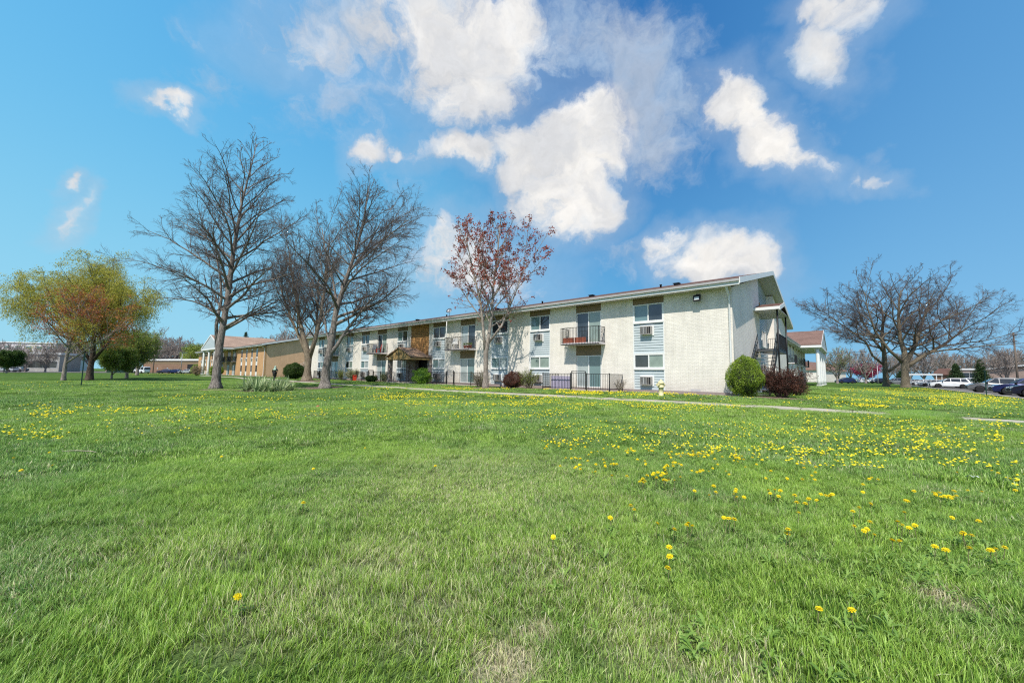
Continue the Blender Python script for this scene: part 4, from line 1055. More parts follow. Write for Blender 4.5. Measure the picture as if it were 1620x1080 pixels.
b = hit(1180, 628); shrub('round_bush', b, .86, 2.0, 'boxwood_leaf', 3, 'large clipped egg-shaped green bush at the near corner of the white building', n=8500, size=.042, top=1.25, lumpy=.13)
b = hit(1237, 629.5); twiggy('brown_bush', b, 1.05, 1.5, 9, 'brown twiggy bush with dark bronze leaves, right of the egg-shaped green bush', 'bronze_leaf', stems=44, lsize=.052, prob=.7, per=4, dens=1.2)
b = hit(1262, 626.5); twiggy('brown_bush', b, .7, .95, 10, 'lower bronze bush in front of the side stair, rightmost at the white building', 'bronze_leaf', stems=26, lsize=.05, prob=.6, per=3)
b = G(st(13.4, -1.9)); shrub('bronze_bush', b, .78, 1.05, 'bronze_leaf', 5, 'rounded dark red brown bush right of the red-leaved tree', n=4200, size=.05, core='brown_core', lumpy=.2)
b = G(st(12.1, -1.75)); twiggy('loose_bush', b, .75, 1.25, 12, 'loose olive green twiggy bush beside the dark red brown one', 'fresh_leaf', stems=26, lsize=.05, prob=.4, per=3, bark_='olive_twig')
b = G(st(17.1, -1.6)); twiggy('loose_bush', b, .8, 1.2, 14, 'bare olive brown bush left of the red-leaved tree trunk', 'pale_leaf', stems=28, lsize=.045, prob=.16, per=2, bark_='olive_twig')
b = G(st(23.9, -2.1)); shrub('bright_bush', b, .78, 1.25, 'lime_leaf', 6, 'bright lime green bush right of the entrance', n=3600, size=.06, core='lime_core', lumpy=.28, top=.3)
b = G(st(31.6, -2.6)); shrub('low_bush', b, .55, .6, 'dark_shrub_leaf', 7, 'small dark green mound bush left of the entrance', n=1600, size=.06, top=.2)
b = G(st(30.2, -2.0)); twiggy('loose_bush', b, .55, .9, 16, 'pale green loose bush beside the left stone pier of the entrance', 'pale_leaf', stems=16, lsize=.07, prob=.6, per=2, bark_='olive_twig')
b = G(st(37.6, -1.5)); twiggy('loose_bush', b, .8, 1.35, 18, 'yellowish green bush by the far patio fence', 'pale_leaf', stems=24, lsize=.07, prob=.6, per=3, bark_='olive_twig')
b = G(st(40.9, -1.2)); twiggy('loose_bush', b, .6, 1.2, 19, 'small green brown bush right behind the leaning bare tree trunk', 'fresh_leaf', stems=18, lsize=.06, prob=.5, per=2, bark_='olive_twig')
b = G(st(32.3, -1.9)); twiggy('loose_bush', b, .35, .7, 20, 'little reddish bush left of the small dark green mound', 'bronze_leaf', stems=12, lsize=.06, prob=.6, per=2)
b = G(st(6.0, -.8)); twiggy('dry_weed', b, .3, .85, 22, 'dry leafless weed against the wall right of the near patio fence', None, 'tan_bark', stems=9)
b = G(st(49.5, -3.4)); b = hit(465, 599.5); shrub('round_bush', b, 1.25, 2.0, 'dark_shrub_leaf', 8, 'round dark green bush in front of the stair of the tan building', n=4000, size=.09, top=.7)
b = G((-58.2, 76.5)); shrub('round_bush', b, 1.15, 2.1, 'boxwood_leaf', 11, 'egg-shaped green bush before the narrow windows of the tan building', n=2400, size=.12)
b = G((-61.2, 79)); twiggy('loose_bush', b, 1.0, 1.6, 23, 'reddish tan loose bush left of the egg-shaped bush at the tan building', 'dry_leaf', stems=18, lsize=.1, prob=.6, per=3)
b = G((-64.5, 79.5)); twiggy('loose_bush', b, 1.6, 2.0, 24, 'pale dry bush in front of the portico of the tan building', 'dry_leaf', stems=24, lsize=.1, prob=.5, per=3)
b = G((-87, 107)); shrub('round_bush', b, 1.3, 2.6, 'boxwood_leaf', 13, 'small egg-shaped green bush left of the tall bare tree, by the flat brick building', n=1500, size=.16)
# ---- strap leaved plants in the bed between the first two trees
def strap_plant(seed):
    rng = random.Random(seed); v = []; q = []; rn = []
    for k in range(52):
        a = rng.uniform(0, 2*PI); L = rng.uniform(.35, .72); tilt = rng.uniform(.15, 1.25); w = rng.uniform(.018, .030)
        p = Vector((rng.gauss(0, .09), rng.gauss(0, .09), 0)); d = Vector((math.cos(a)*math.sin(tilt*.5), math.sin(a)*math.sin(tilt*.5), math.cos(tilt*.5)))
        s_ = Vector((-math.sin(a), math.cos(a), 0)); n = 6; r_ = rng.random()
        for i in range(n+1):
            ww = w*(1-(i/n)**2.2*.93); v += [tuple(p-s_*ww), tuple(p+s_*ww)]; rn += [min(1, r_*.6+i/n*.35)]*2
            d = (d+Vector((math.cos(a)*.16*tilt, math.sin(a)*.16*tilt, -.20*tilt))).normalized(); p = p+d*L/n
        b0 = len(v)-2*(n+1)
        for i in range(n): q.append((b0+2*i, b0+2*i+1, b0+2*i+3, b0+2*i+2))
    return fastmesh('strap_leaved_plant', v, np.array(q), 'strap_leaf', rnd=rn)
protos = [strap_plant(60+i) for i in range(3)]
rng = random.Random(8); k = 0
for px, py in ((398, 617), (411, 620), (425, 620), (440, 619), (451, 615.5), (404, 613), (419, 614), (433, 614), (446, 612.5), (392, 619), (457, 618)):
    o = protos[k] if k < 3 else protos[k % 3].copy()
    if k >= 3: col.objects.link(o)
    o.location = hit(px, py); o.rotation_euler.z = rng.uniform(0, 6); o.scale = [rng.uniform(1.5, 1.95)]*3; k += 1
    tag(o, 'clump of long arching pale green strap leaves in the bed between the two bare trees', 'plant', 'strap-leaved plants in the lawn bed')
# mulch rings
def blob(name, c, rx, ry, rot, mat, lift=.03, seed=1):
    m_ = MB(); N_ = 40; rings = [0, .35, .7, 1.0]; vs = []
    base = len(m_.v); m_.v.append((c.x, c.y, ground_z(c.x, c.y)+lift+.03))
    for rr in rings[1:]:
        for j in range(N_):
            a = 2*PI*j/N_; k_ = rr*(1+.13*mnoise.noise(Vector((math.cos(a)*2+seed, math.sin(a)*2, rr*0+1)))*(1 if rr > .6 else .5))
            x = rx*k_*math.cos(a); y = ry*k_*math.sin(a); X_ = c.x+x*math.cos(rot)-y*math.sin(rot); Y_ = c.y+x*math.sin(rot)+y*math.cos(rot)
            m_.v.append((X_, Y_, ground_z(X_, Y_)+(lift+.03*(1-rr) if rr < 1 else -.02)))
    for j in range(N_):
        m_.f.append((0, 1+j, 1+(j+1) % N_)); m_.sm.append(True)
        for k_ in range(2): a0 = 1+k_*N_; m_.f.append((a0+j, a0+N_+j, a0+N_+(j+1) % N_, a0+(j+1) % N_)); m_.sm.append(True)
    return tag(m_.build(name, mat), kind='structure')
MUL = [(hit(348, 617), 1.5, .85, .1), (hit(424, 618.5), 2.1, 1.3, .2), (hit(500, 613.5), 2.2, 1.6, .2), (hit(768, 614), 1.2, .8, -.6), (hit(1205, 629), 2.1, .8, -.75), (G(st(13, -1.6)), 2.0, .9, -YAW), (hit(487, 603), 2.5, 1.6, 0)]
for i, (c, rx, ry, ro) in enumerate(MUL): blob('mulch_bed', c, rx, ry, ro, 'mulch', seed=i)
MUL.append((st(19, -1.2), 3, 1.3, -YAW))
stp = MB(); stp.v = []
def strip(name, s0, s1, o, mat, lift=.02):
    m_ = MB(); n = int((s1-s0)/1.5)+1
    for k in range(n):
        a = s0+(s1-s0)*k/n; b_ = s0+(s1-s0)*(k+1)/n
        m_.poly([G(st(a, -o))+Vector((0, 0, lift)), G(st(a, -.04))+Vector((0, 0, lift)), G(st(b_, -.04))+Vector((0, 0, lift)), G(st(b_, -o))+Vector((0, 0, lift))])
    return tag(m_.build(name, mat), kind='structure')
strip('planting_bed', -.3, 54.2, .75, 'mulch'); strip('patio', 6.0, 11.0, 1.75, 'concrete', .035); strip('patio', 17.8, 23.6, 1.75, 'concrete', .035); strip('patio', 31.6, 36.8, 1.6, 'concrete', .035)
# ------------------------------------------------------------------ patio fences
def fence(s0, s1, g0, g1, o, label, zb=.42, ends=(True, True)):
    root = empty('patio_fence', st(s0, -o, zb), -YAW, label, 'fence', 'black metal patio fences'); W = s1-s0   # local x = -s
    def X(s): return -(s-s0)
    m_ = MB()
    for a, b_ in ((s0, g0), (g1, s1)):
        if b_-a > .2: m_ = MB(); picket_rail(m_, (X(a), 0, 0), (X(b_), 0, 0), .06, 1.0, r=.008); m_.build('picket_panel', 'dark_metal', root)
    if ends[0]: m_ = MB(); picket_rail(m_, (0, .05, 0), (0, o-.05, 0), .06, 1.0, r=.008); m_.build('picket_panel', 'dark_metal', root)
    if ends[1]: m_ = MB(); picket_rail(m_, (X(s1), .05, 0), (X(s1), o-.05, 0), .06, 1.0, r=.008); m_.build('picket_panel', 'dark_metal', root)
    for s_ in (s0, g0, g1, s1)+(((g1+s1)/2,) if s1-g1 > 2.2 else ()): MB().box(X(s_)-.026, X(s_)+.026, -.026, .026, -.1, 1.06).build('post', 'dark_metal', root)
    g = MB(); a, b_ = X(g1)+.07, X(g0)-.07
    picket_rail(g, (a+.03, -.01, 0), (b_-.03, -.01, 0), .1, 1.05, r=.008); g.box(a, a+.045, -.03, .02, .06, 1.16).box(b_-.045, b_, -.03, .02, .06, 1.16).box(a, b_, -.03, .02, 1.14, 1.18)
    g.build('gate', 'dark_metal', root)
    return root
fence(6.1, 10.9, 7.6, 8.75, 1.8, 'black metal patio fence with gate under the balcony nearest the corner')
fence(17.9, 23.4, 19.9, 20.9, 1.8, 'black metal patio fence with gate just left of the red-leaved tree')
fence(31.6, 36.7, 33.0, 34.1, 1.6, 'black metal patio fence with gate left of the entrance, by the red bin')
fence(43.3, 47.9, 45.2, 46.2, 1.6, 'black metal patio fence at the far end, seen between the bare tree trunks')
# ------------------------------------------------------------------ small things about the building
hy = hit(1046, 626.5); r_ = empty('fire_hydrant', hy, .5, 'pale yellow fire hydrant on the dandelion strip before the blue siding', 'fire hydrant')
m_ = MB(); m_.lathe([(.15, -.1), (.15, .03), (.11, .05), (.115, .42), (.165, .43), (.165, .47), (.13, .49), (.135, .62), (.165, .63), (.165, .665), (.14, .69), (.10, .75), (.045, .785), (.04, .83), (.0001, .835)], 20); m_.build('barrel', 'hydrant_paint', r_)
for a in (0, PI/2*1.0, PI):
    c_ = MB(); c_.tube([(math.cos(a)*.11, math.sin(a)*.11-0, .56), (math.cos(a)*.21, math.sin(a)*.21, .56)], [.062, .062], 10); c_.tube([(math.cos(a)*.20, math.sin(a)*.20, .56), (math.cos(a)*.245, math.sin(a)*.245, .56)], [.075, .07], 8)
    c_.build('nozzle_cap', 'hydrant_paint', r_)
bin_ = empty('red_bin', G(st(36.4, -1.9)), .4, 'small bright red bin standing against the patio fence', 'bin'); bin_.scale = (.62, .62, .8)
m_ = MB(); m_.hexa([(-.28, -.22, 0), (.28, -.22, 0), (.28, .22, 0), (-.28, .22, 0)], [(-.33, -.27, .75), (.33, -.27, .75), (.33, .27, .75), (-.33, .27, .75)]); m_.build('tub', 'red_paint', bin_, bevel=.02)
m_ = MB(); m_.box(-.35, .35, -.29, .29, .751, .80).box(-.2, .2, -.34, -.29, .74, .78); m_.build('lid', 'red_paint', bin_, bevel=.01)
# balcony things
def onbalc(name, s, o, z, mat, build, label, cat, rz=0):
    r0 = empty(name, st(s, -o, z+.45), -YAW+rz, label, cat); build(r0); return r0
def redpot(r0):
    m_ = MB()
    n = 17
    for k in range(n): x = -.62+1.24*k/(n-1); m_.box(x-.028, x+.028, -.05-.02*(k % 2), .05, .0, .36)
    m_.build('slats', 'terracotta', r0); MB().box(-.66, .66, -.04, .045, .12, .16).build('rail', 'terracotta', r0)
for ds, lb in ((9.62, 'left slatted red planter screen on the balcony nearest the corner'), (8.72, 'right slatted red planter screen on the balcony nearest the corner')):
    o_ = onbalc('planter_screen', ds, .70, 3.0, None, redpot, lb, 'planter'); o_.scale = (.62, 1, 1)
def chair(mat):
    def f(r0):
        MB().box(-.24, .24, -.24, .24, .42, .46).build('seat', mat, r0); MB().hexa([(-.24, .20, .46), (.24, .20, .46), (.24, .24, .46), (-.24, .24, .46)], [(-.22, .30, .95), (.22, .30, .95), (.22, .34, .95), (-.22, .34, .95)]).build('backrest', mat, r0)
        for x in (-.21, .21):
            for y in (-.21, .21): MB().box(x-.02, x+.02, y-.02, y+.02, 0, .42).build('leg', mat, r0)
    return f
onbalc('patio_chair', 21.5, .5, 3.0, None, chair('white_plastic'), 'white chair on the balcony above the dark fence left of the red-leaved tree', 'chair', .6)
onbalc('patio_chair', 34.1, .5, 3.0, None, chair('red_paint'), 'red chair on the balcony left of the entrance', 'chair', -.4)
onbalc('patio_chair', 35.3, .5, 3.0, None, chair('grey_metal'), 'dark grey chair on the balcony left of the entrance', 'chair', .4)
def pots(r0):
    for k in range(3):
        x = -.35+k*.35; m_ = MB(); m_.lathe([(.09, 0), (.13, .22), (.14, .22), (.14, .25), (.10, .25)], 12, (x, 0, 0)); m_.build('pot', 'terracotta', r0)
        rg = random.Random(k); leaves('foliage', [(x+rg.gauss(0, .06), rg.gauss(0, .06), .34+rg.random()*.12) for _ in range(24)], .08, 'fresh_leaf', r0, rg, 3, .04)
onbalc('flower_pots', 19.7, .6, 3.0, None, pots, 'row of terracotta pots with plants on the balcony left of the red-leaved tree', 'flower pots')
def cover(r0):
    m_ = MB(); n = 26; L = []
    for k in range(n+1): x = -.75+1.5*k/n; L.append((x, .03*math.sin(k*1.9)))
    for (xa, ya), (xb, yb) in zip(L, L[1:]): m_.poly([(xa, ya, .02), (xb, yb, .02), (xb, yb*.6, .82), (xa, ya*.6, .82)])
    m_.build('cloth', 'mauve_cloth', r0)
r0 = empty('draped_cloth', st(9.7, -1.5, .46), -YAW, 'pale lilac cloth hung inside the patio fence nearest the corner', 'cloth'); cover(r0)
# pale roof-high birch-white stump of a satellite dish pole on the far roof
def dish(s, y, seed):
    r0 = empty('satellite_dish', st(s, y, .45+5.9+(y+.7)*.239), -YAW, 'small grey satellite dish on the roof edge above the entrance' if seed == 1 else 'grey satellite dish on the balcony rail near the far end', 'satellite dish')
    m_ = MB(); m_.tube([(0, 0, -.15), (0, 0, .5)], .02, 6); m_.build('mast', 'grey_metal', r0)
    m_ = MB(); m_.lathe([(.001, 0), (.15, .02), (.28, .07), (.285, .075), (.15, .035), (.002, .02)], 16); o_ = m_.build('reflector', 'grey_metal', r0, (0, -.06, .5)); o_.rotation_euler = (1.0, 0, .4)
dish(23.6, .6, 1)
# sign posts seen edge on
def post_sign(p, h, name, label, w=.5, face=0.):
    r0 = empty(name, p, face, label, 'sign post'); MB().box(-.035, .035, -.035, .035, -.2, h).build('post', 'green_metal', r0)
    MB().box(-w/2, w/2, -.055, -.037, h-.62, h-.02).build('sign_plate', 'green_metal', r0); return r0
pr_ = hit(1561, 626.5); post_sign(pr_, 2.25, 'sign_post', 'dark green sign post seen edge on at the kerb before the grey car', .45, math.atan2(pr_.y, pr_.x))
pl_ = hit(128.5, 609.5); post_sign(pl_, 2.55, 'sign_post', 'grey green sign post seen edge on in front of the willow trunk', .45, math.atan2(pl_.y, pl_.x))
pf_ = atD(6, 591, 82); pf_.z = 0; post_sign(pf_, 1.3, 'sign_post', 'short grey post near the road at the far left', .25, .8)
# litter on the lawn
m_ = MB(); rg = random.Random(4); q = hit(1540, 762)
m_.poly([(0, 0, .06), (.05, .01, .075), (.06, .05, .06), (.01, .05, .085)]); m_.poly([(.05, .01, .075), (.1, .0, .05), (.11, .04, .07), (.06, .05, .06)]); m_.poly([(.0, .05, .08), (.03, .08, .05), (-.04, .06, .06)])
o_ = m_.build('paper_scrap', 'white_plastic', None, q); tag(o_, 'crumpled white paper scrap in the grass at the right', 'litter')
q = hit(124, 719); m_ = MB(); m_.tube([(-.28, .02, .05), (-.05, 0, .065), (.18, .0, .06), (.30, -.02, .05)], [.004, .006, .006, .004], 5); tag(m_.build('dry_stick', 'tan_cloth', None, q), 'long pale dry stick lying on the grass at the left', 'stick')
q = hit(503, 645); m_ = MB(); m_.lathe([(.002, 0), (.06, .01), (.07, .05), (.045, .09), (.01, .1)], 8); tag(m_.build('toy_ball', 'pink_plastic' if 'pink_plastic' in MATS else 'terracotta', None, q), 'small pink ball lying in the grass below the leaning tree', 'ball')
for x_, y_, lb in ((1136, 625.5, 'left'), (1163, 627, 'right')):
    q = hit(x_, y_); m_ = MB(); m_.lathe([(.08, -.03), (.10, .05), (.06, .12), (.01, .14)], 7); o_ = m_.build('stone', 'white_trim' if lb == 'right' else 'dark_bark', None, q); tag(o_, 'small white stone at the foot of the egg-shaped bush' if lb == 'right' else 'dark lump of stone below the foundation vent', 'stone')

# ------------------------------------------------------------------ person
def person(p, rz):
    r0 = empty('person', p, rz, 'person in mint green headscarf and long dark coat walking away on the lawn', 'person')
    me = bpy.data.meshes.new('body')
    J = dict(pel=(0, 0, .94), waist=(0, 0, 1.08), chest=(.0, .02, 1.28), neck=(0, .03, 1.44), head=(0, .05, 1.52), top=(0, .06, 1.66),
             ls=(-.17, .02, 1.38), le=(-.30, -.04, 1.12), lw=(-.26, .10, .92), lh=(-.25, .15, .86), rs=(.17, .02, 1.38), re=(.36, .0, 1.20), rw=(.24, .20, 1.12), rh=(.18, .25, 1.13),
             lhip=(-.10, 0, .90), lk=(-.13, .10, .50), la=(-.13, .0, .09), lt=(-.14, .16, .04), rhip=(.10, 0, .90), rk=(.13, -.02, .50), ra=(.15, -.20, .12), rt=(.16, -.06, .04))
    R_ = dict(pel=.17, waist=.15, chest=.17, neck=.06, head=.085, top=.075, ls=.075, le=.05, lw=.035, lh=.04, rs=.075, re=.05, rw=.035, rh=.04, lhip=.12, lk=.07, la=.05, lt=.04, rhip=.12, rk=.07, ra=.05, rt=.04)
    ks = list(J); E_ = [('pel', 'waist'), ('waist', 'chest'), ('chest', 'neck'), ('neck', 'head'), ('head', 'top'), ('chest', 'ls'), ('ls', 'le'), ('le', 'lw'), ('lw', 'lh'), ('chest', 'rs'), ('rs', 're'), ('re', 'rw'), ('rw', 'rh'),
                        ('pel', 'lhip'), ('lhip', 'lk'), ('lk', 'la'), ('la', 'lt'), ('pel', 'rhip'), ('rhip', 'rk'), ('rk', 'ra'), ('ra', 'rt')]
    def skin(name, keys, edges, grow_, mat, over={}):
        me = bpy.data.meshes.new(name); me.from_pydata([over.get(k, J[k]) for k in keys], [(keys.index(a), keys.index(b_)) for a, b_ in edges], [])
        o = bpy.data.objects.new(name, me); col.objects.link(o); o.parent = r0; me.materials.append(MATS[mat])
        md = o.modifiers.new('skin', 'SKIN'); sl = me.skin_vertices[0].data
        for i, k in enumerate(keys): r = R_[k]*grow_; sl[i].radius = (r, r*.8 if k in ('chest', 'waist', 'pel') else r)
        sl[0].use_root = True; md.use_smooth_shade = True; o.modifiers.new('sub', 'SUBSURF').levels = 2; o.modifiers['sub'].render_levels = 2
        return o
    skin('body', ks, E_, 1, 'skin')
    ck = ['pel', 'waist', 'chest', 'ls', 'le', 'lw', 'rs', 're', 'rw']; skin('coat', ck, [e for e in E_ if e[0] in ck and e[1] in ck], 1.22, 'black_cloth')
    m_ = MB(); m_.lathe([(.235, .55), (.225, .75), (.205, .95), (.175, 1.1)], 18); m_.v = [(x, y*.8, z) for x, y, z in m_.v]; m_.build('coat_skirt', 'black_cloth', r0)
    tk = ['pel', 'lhip', 'lk', 'la', 'rhip', 'rk', 'ra']; skin('trousers', tk, [e for e in E_ if e[0] in tk and e[1] in tk], 1.15, 'black_cloth')
    for s_, (x, y, z) in ((-1, J['la']), (1, J['ra'])):
        m_ = MB(); m_.tube([(x, y-.06, z-.03), (x, y+.05, z-.04), (x, y+.18, z-.055)], [.045, .055, .035], 8); m_.build('shoe', 'black_rubber', r0)
    m_ = MB(); m_.lathe([(.235, 1.24), (.225, 1.32), (.17, 1.40), (.115, 1.45), (.118, 1.52), (.125, 1.58), (.115, 1.66), (.085, 1.71), (.04, 1.735), (.005, 1.74)], 20)
    m_.v = [(x, y*.92+.04-(.03 if z < 1.4 else 0), z+(.03*math.sin(6*math.atan2(y, x)) if z < 1.3 else 0)) for x, y, z in m_.v]; m_.build('headscarf', 'mint_cloth', r0)
    for s_ in ('lh', 'rh'):
        x, y, z = J[s_]; m_ = MB()
        for k in range(4): m_.tube([(x-.03+.02*k, y, z), (x-.03+.02*k, y+.035, z-.03), (x-.028+.018*k, y+.03, z-.06-.005*(k % 3))], [.009, .0085, .007], 5)
        m_.tube([(x-.04, y, z+.01), (x-.055, y+.03, z-.01), (x-.05, y+.05, z-.03)], [.011, .010, .008], 5); m_.build('fingers', 'skin', r0)
pp = atD(434, 601, 47); pp.z = ground_z(pp.x, pp.y); person(pp, -.1)
# ------------------------------------------------------------------ cars
def car_mesh_set(kind, paint_, rimmat='alloy', label='', group=None, lod=0):
    root = empty({'suv': 'parked_suv', 'sedan': 'parked_car', 'van': 'parked_van'}[kind], (0, 0, 0), 0, label, {'suv': 'car', 'sedan': 'car', 'van': 'van'}[kind], group)
    if kind == 'suv': L, Hh, hw, belt = 2.33, 1.68, .93, 1.04; gh = [(-2.22, 1.05), (-1.98, 1.52), (-1.7, 1.63), (-1.0, 1.69), (-.1, 1.67), (.35, 1.58), (1.05, 1.07)]; hood = [(1.05, 1.07), (1.75, .99), (2.15, .88)]; R_ = .36; wx = (-1.38, 1.42)
    elif kind == 'sedan': L, Hh, hw, belt = 2.33, 1.44, .90, .92; gh = [(-1.75, .97), (-1.2, 1.30), (-.8, 1.40), (-.2, 1.43), (.25, 1.36), (1.0, .95)]; hood = [(1.0, .95), (1.75, .85), (2.15, .72)]; R_ = .33; wx = (-1.38, 1.42)
    else: L, Hh, hw, belt = 2.5, 2.0, .97, 1.15; gh = [(-2.46, 1.15), (-2.38, 1.9), (-2.0, 2.0), (.6, 2.0), (1.0, 1.9), (1.75, 1.2)]; hood = [(1.75, 1.18), (2.1, 1.08), (2.35, .92)]; R_ = .35; wx = (-1.5, 1.6)
    zb = .30
    tail = [(-L+.02, .50), (-L-.03, .72), (-L+.05, gh[0][1]-.06)]+([(gh[0][0], gh[0][1])] if kind != 'sedan' else [(-L+.12, .97), (gh[0][0], .97)])
    top = [(x, z) for x, z in hood]; nose = [(L-.03, .74), (L+.02, .52), (L-.08, .30)]
    bot = []
    for cx in (wx[1], wx[0]):
        for k in range(9): a = PI*k/8; bot.append((cx+(R_+.06)*math.cos(a), .34+(R_+.06)*math.sin(a)*1.0 if math.sin(a) > .01 else zb))
    prof = tail+top+nose+bot+[(-L+.12, zb)]
    def hwf(x): e = max(0, abs(x)-1.55)/.8; return hw*(1-.16*e*e)
    m_ = MB(); n = len(prof)
    for sg in (-1, 1):
        for x, z in prof: m_.v.append((x, sg*hwf(x)*(1-.05*max(0, (.62-z)/.3)-.04*max(0, (z-.7)/.35)), z))
    m_.f.append(tuple(range(n-1, -1, -1))[::-1]); m_.f.append(tuple(range(2*n-1, n-1, -1))); m_.sm += [False, False]
    for i in range(n): j = (i+1) % n; m_.f.append((j, i, n+i, n+j)); m_.sm.append(False)
    m_.build('body', paint_, root, bevel=.04 if lod == 0 else 0)
    # greenhouse
    def tw(z): return hw*.95-(z-gh[0][1])*(.36 if kind != 'van' else .16)
    m_ = MB(); n = len(gh)
    for sg in (-1, 1):
        for x, z in gh: m_.v.append((x, sg*tw(z), z-.03 if z < gh[0][1]+.05 else z))
    m_.f.append(tuple(range(n))); m_.f.append(tuple(range(2*n-1, n-1, -1))); m_.sm += [False, False]
    for i in range(n-1): m_.f.append((i+1, i, n+i, n+i+1)); m_.sm.append(True)
    m_.f.append((0, n-1, 2*n-1, n)); m_.sm.append(False)
    m_.build('cabin', paint_, root, bevel=.03 if lod == 0 else 0)
    # glass
    zt = max(z for x, z in gh); z0 = gh[0][1]+.03; z1 = zt-.11
    def xat(side, z):
        pts = gh if side < 0 else gh[::-1]
        for (xa, za), (xb, zb_) in zip(pts, pts[1:]):
            if za <= z <= zb_: return xa+(xb-xa)*(z-za)/max(1e-6, zb_-za)
        return pts[0][0]
    splits = [(-.02, 1), (-1.12, -.10), (-2, -1.20)] if kind != 'sedan' else [(-.08, 1), (-1.02, -.16)]
    if kind == 'van': splits = [(.45, 1), (-.8, .33), (-2.2, -.95)]
    for sg in (-1, 1):
        for xa, xb in splits:
            pts = []
            lo_a, hi_a = max(xa, xat(-1, z0)+.12), max(xa, xat(-1, z1)+.10); lo_b, hi_b = (min(xat(1, z0)-.16, 9), min(xat(1, z1)-.10, 9)) if xb == 1 else (xb, xb)
            q = [(lo_a, z0), (lo_b, z0), (hi_b, z1), (hi_a, z1)]
            w = MB(); vv = [(x, sg*(tw(z)+.006), z) for x, z in q]; w.poly(vv if sg < 0 else vv[::-1]); w.build('side_window', 'car_glass', root)
    def endglass(i0, i1, nm):
        (xa, za), (xb, zb_) = gh[i0], gh[i1]; a = .1; b_ = .9; d = Vector((zb_-za, 0, -(xb-xa))).normalized()*.008
        if d.x*(1 if xa > 0 else -1) < 0: d = -d
        w = MB(); P_ = []
        for f, s_ in ((a, -1), (a, 1), (b_, 1), (b_, -1)): x = xa+(xb-xa)*f; z = za+(zb_-za)*f; P_.append((x+d.x, s_*(tw(z)-.09), z+d.z))
        w.poly(P_); w.build(nm, 'car_glass', root)
    endglass(len(gh)-1, len(gh)-2, 'windscreen'); endglass(0, 1, 'rear_window')
    # lamps, grille, bumper trim, mirrors, plate
    for sg in (-1, 1):
        m_ = MB(); y = sg*(hwf(L)-.24); z = .66 if kind == 'sedan' else .78
        m_.hexa([(L-.13, y-.19, z-.07), (L+.0, y-.19, z-.07), (L-.03, y+.19, z-.07), (L-.2, y+.19, z-.07)], [(L-.18, y-.19, z+.06), (L-.05, y-.19, z+.06), (L-.10, y+.19, z+.06), (L-.25, y+.19, z+.06)]); m_.build('headlight', 'lamp_glass', root)
        m_ = MB(); m_.box(-L-.02, -L+.1, sg*(hwf(L)-.02)-.16 if sg > 0 else -hwf(L)+.02, sg*(hwf(L)-.02) if sg > 0 else -hwf(L)+.18, z, z+.16); m_.build('tail_light', 'red_tail', root)
        m_ = MB(); m_.box(.78, .95, sg*(hw*.95), sg*(hw*.95+.2), belt+.02, belt+.16); m_.build('mirror', 'black_rubber' if kind != 'sedan' else paint_, root, bevel=.03 if lod == 0 else 0)
    m_ = MB(); m_.box(L-.03, L+.035, -.45, .45, .50, .70); m_.box(L-.06, L+.03, -.7, .7, .33, .42); m_.build('grille', 'black_rubber', root)
    m_ = MB(); m_.box(-L+.3, L-.3, -hw*.8, hw*.8, .22, .34); m_.build('underbody', 'black_rubber', root)
    # wheels
    tp = None
    for x in wx:
        for sg in (-1, 1):
            t_ = MB(); t_.lathe([(R_*.62, -.11), (R_*.93, -.115), (R_, -.08), (R_, .08), (R_*.93, .115), (R_*.62, .11)], 22)
            wo = t_.build('wheel', 'black_rubber', root); wo.location = (x, sg*(hw-.12), R_-.01); wo.rotation_euler = (PI/2, 0, 0)
            r = MB(); r.lathe([(R_*.66, -.03), (R_*.66, .09), (R_*.60, .10), (R_*.58, .05), (R_*.15, .035), (R_*.12, .075), (.001, .08)] if sg < 0 else [(.001, -.08), (R_*.12, -.075), (R_*.15, -.035), (R_*.58, -.05), (R_*.60, -.10), (R_*.66, -.09), (R_*.66, .03)], 22)
            ro = r.build('rim', 'dark_alloy', wo)
            s_ = MB(); zs = .052 if sg < 0 else -.066
            for k in range(5):
                a = k*2*PI/5; c, s2 = math.cos(a), math.sin(a)
                b_ = [(c*.04-s2*.03, s2*.04+c*.03), (c*.04+s2*.03, s2*.04-c*.03), (c*R_*.58+s2*.045, s2*R_*.58-c*.045), (c*R_*.58-s2*.045, s2*R_*.58+c*.045)]
                s_.hexa([(x_, y_, zs) for x_, y_ in b_][::-1], [(x_, y_, zs+.014) for x_, y_ in b_][::-1])
            s_.build('spokes', rimmat, wo)
    # arches in dark plastic for suv
    return root
HD = PI-YAW
def put(o, p, rz): o.location = (p[0], p[1], ground_z(p[0], p[1])+.008 if p[0] < 0 else .008); o.rotation_euler.z = rz
def repaint(root, old, new):
    for ch in [x for x in bpy.data.objects if x.parent == root]:
        if ch.type == 'MESH' and ch.data.materials[0] == MATS[old]:
            ch.data = ch.data.copy(); ch.data.materials[0] = MATS[new]
suv = car_mesh_set('suv', 'navy_paint', 'dark_alloy', 'glossy navy blue SUV with black wheels, nearest of the parked cars at the right edge', 'cars parked by the lawn')
put(suv, st(-17.1, 31.2), HD)
o = copy_tree(suv); put(o, st(-17.2, 37.6), HD); repaint(o, 'navy_paint', 'blue_paint'); o['label'] = 'deep blue SUV parked between the navy one and the grey car'
grey = car_mesh_set('suv', 'grey_paint', 'alloy', 'dark grey SUV with silver wheels behind the green sign post', 'cars parked by the lawn'); put(grey, st(-17.1, 47.5), HD)
o = copy_tree(grey); put(o, st(-17.0, 75), HD); repaint(o, 'grey_paint', 'white_paint'); o['label'] = 'white SUV seen in profile, left of the dark grey one'
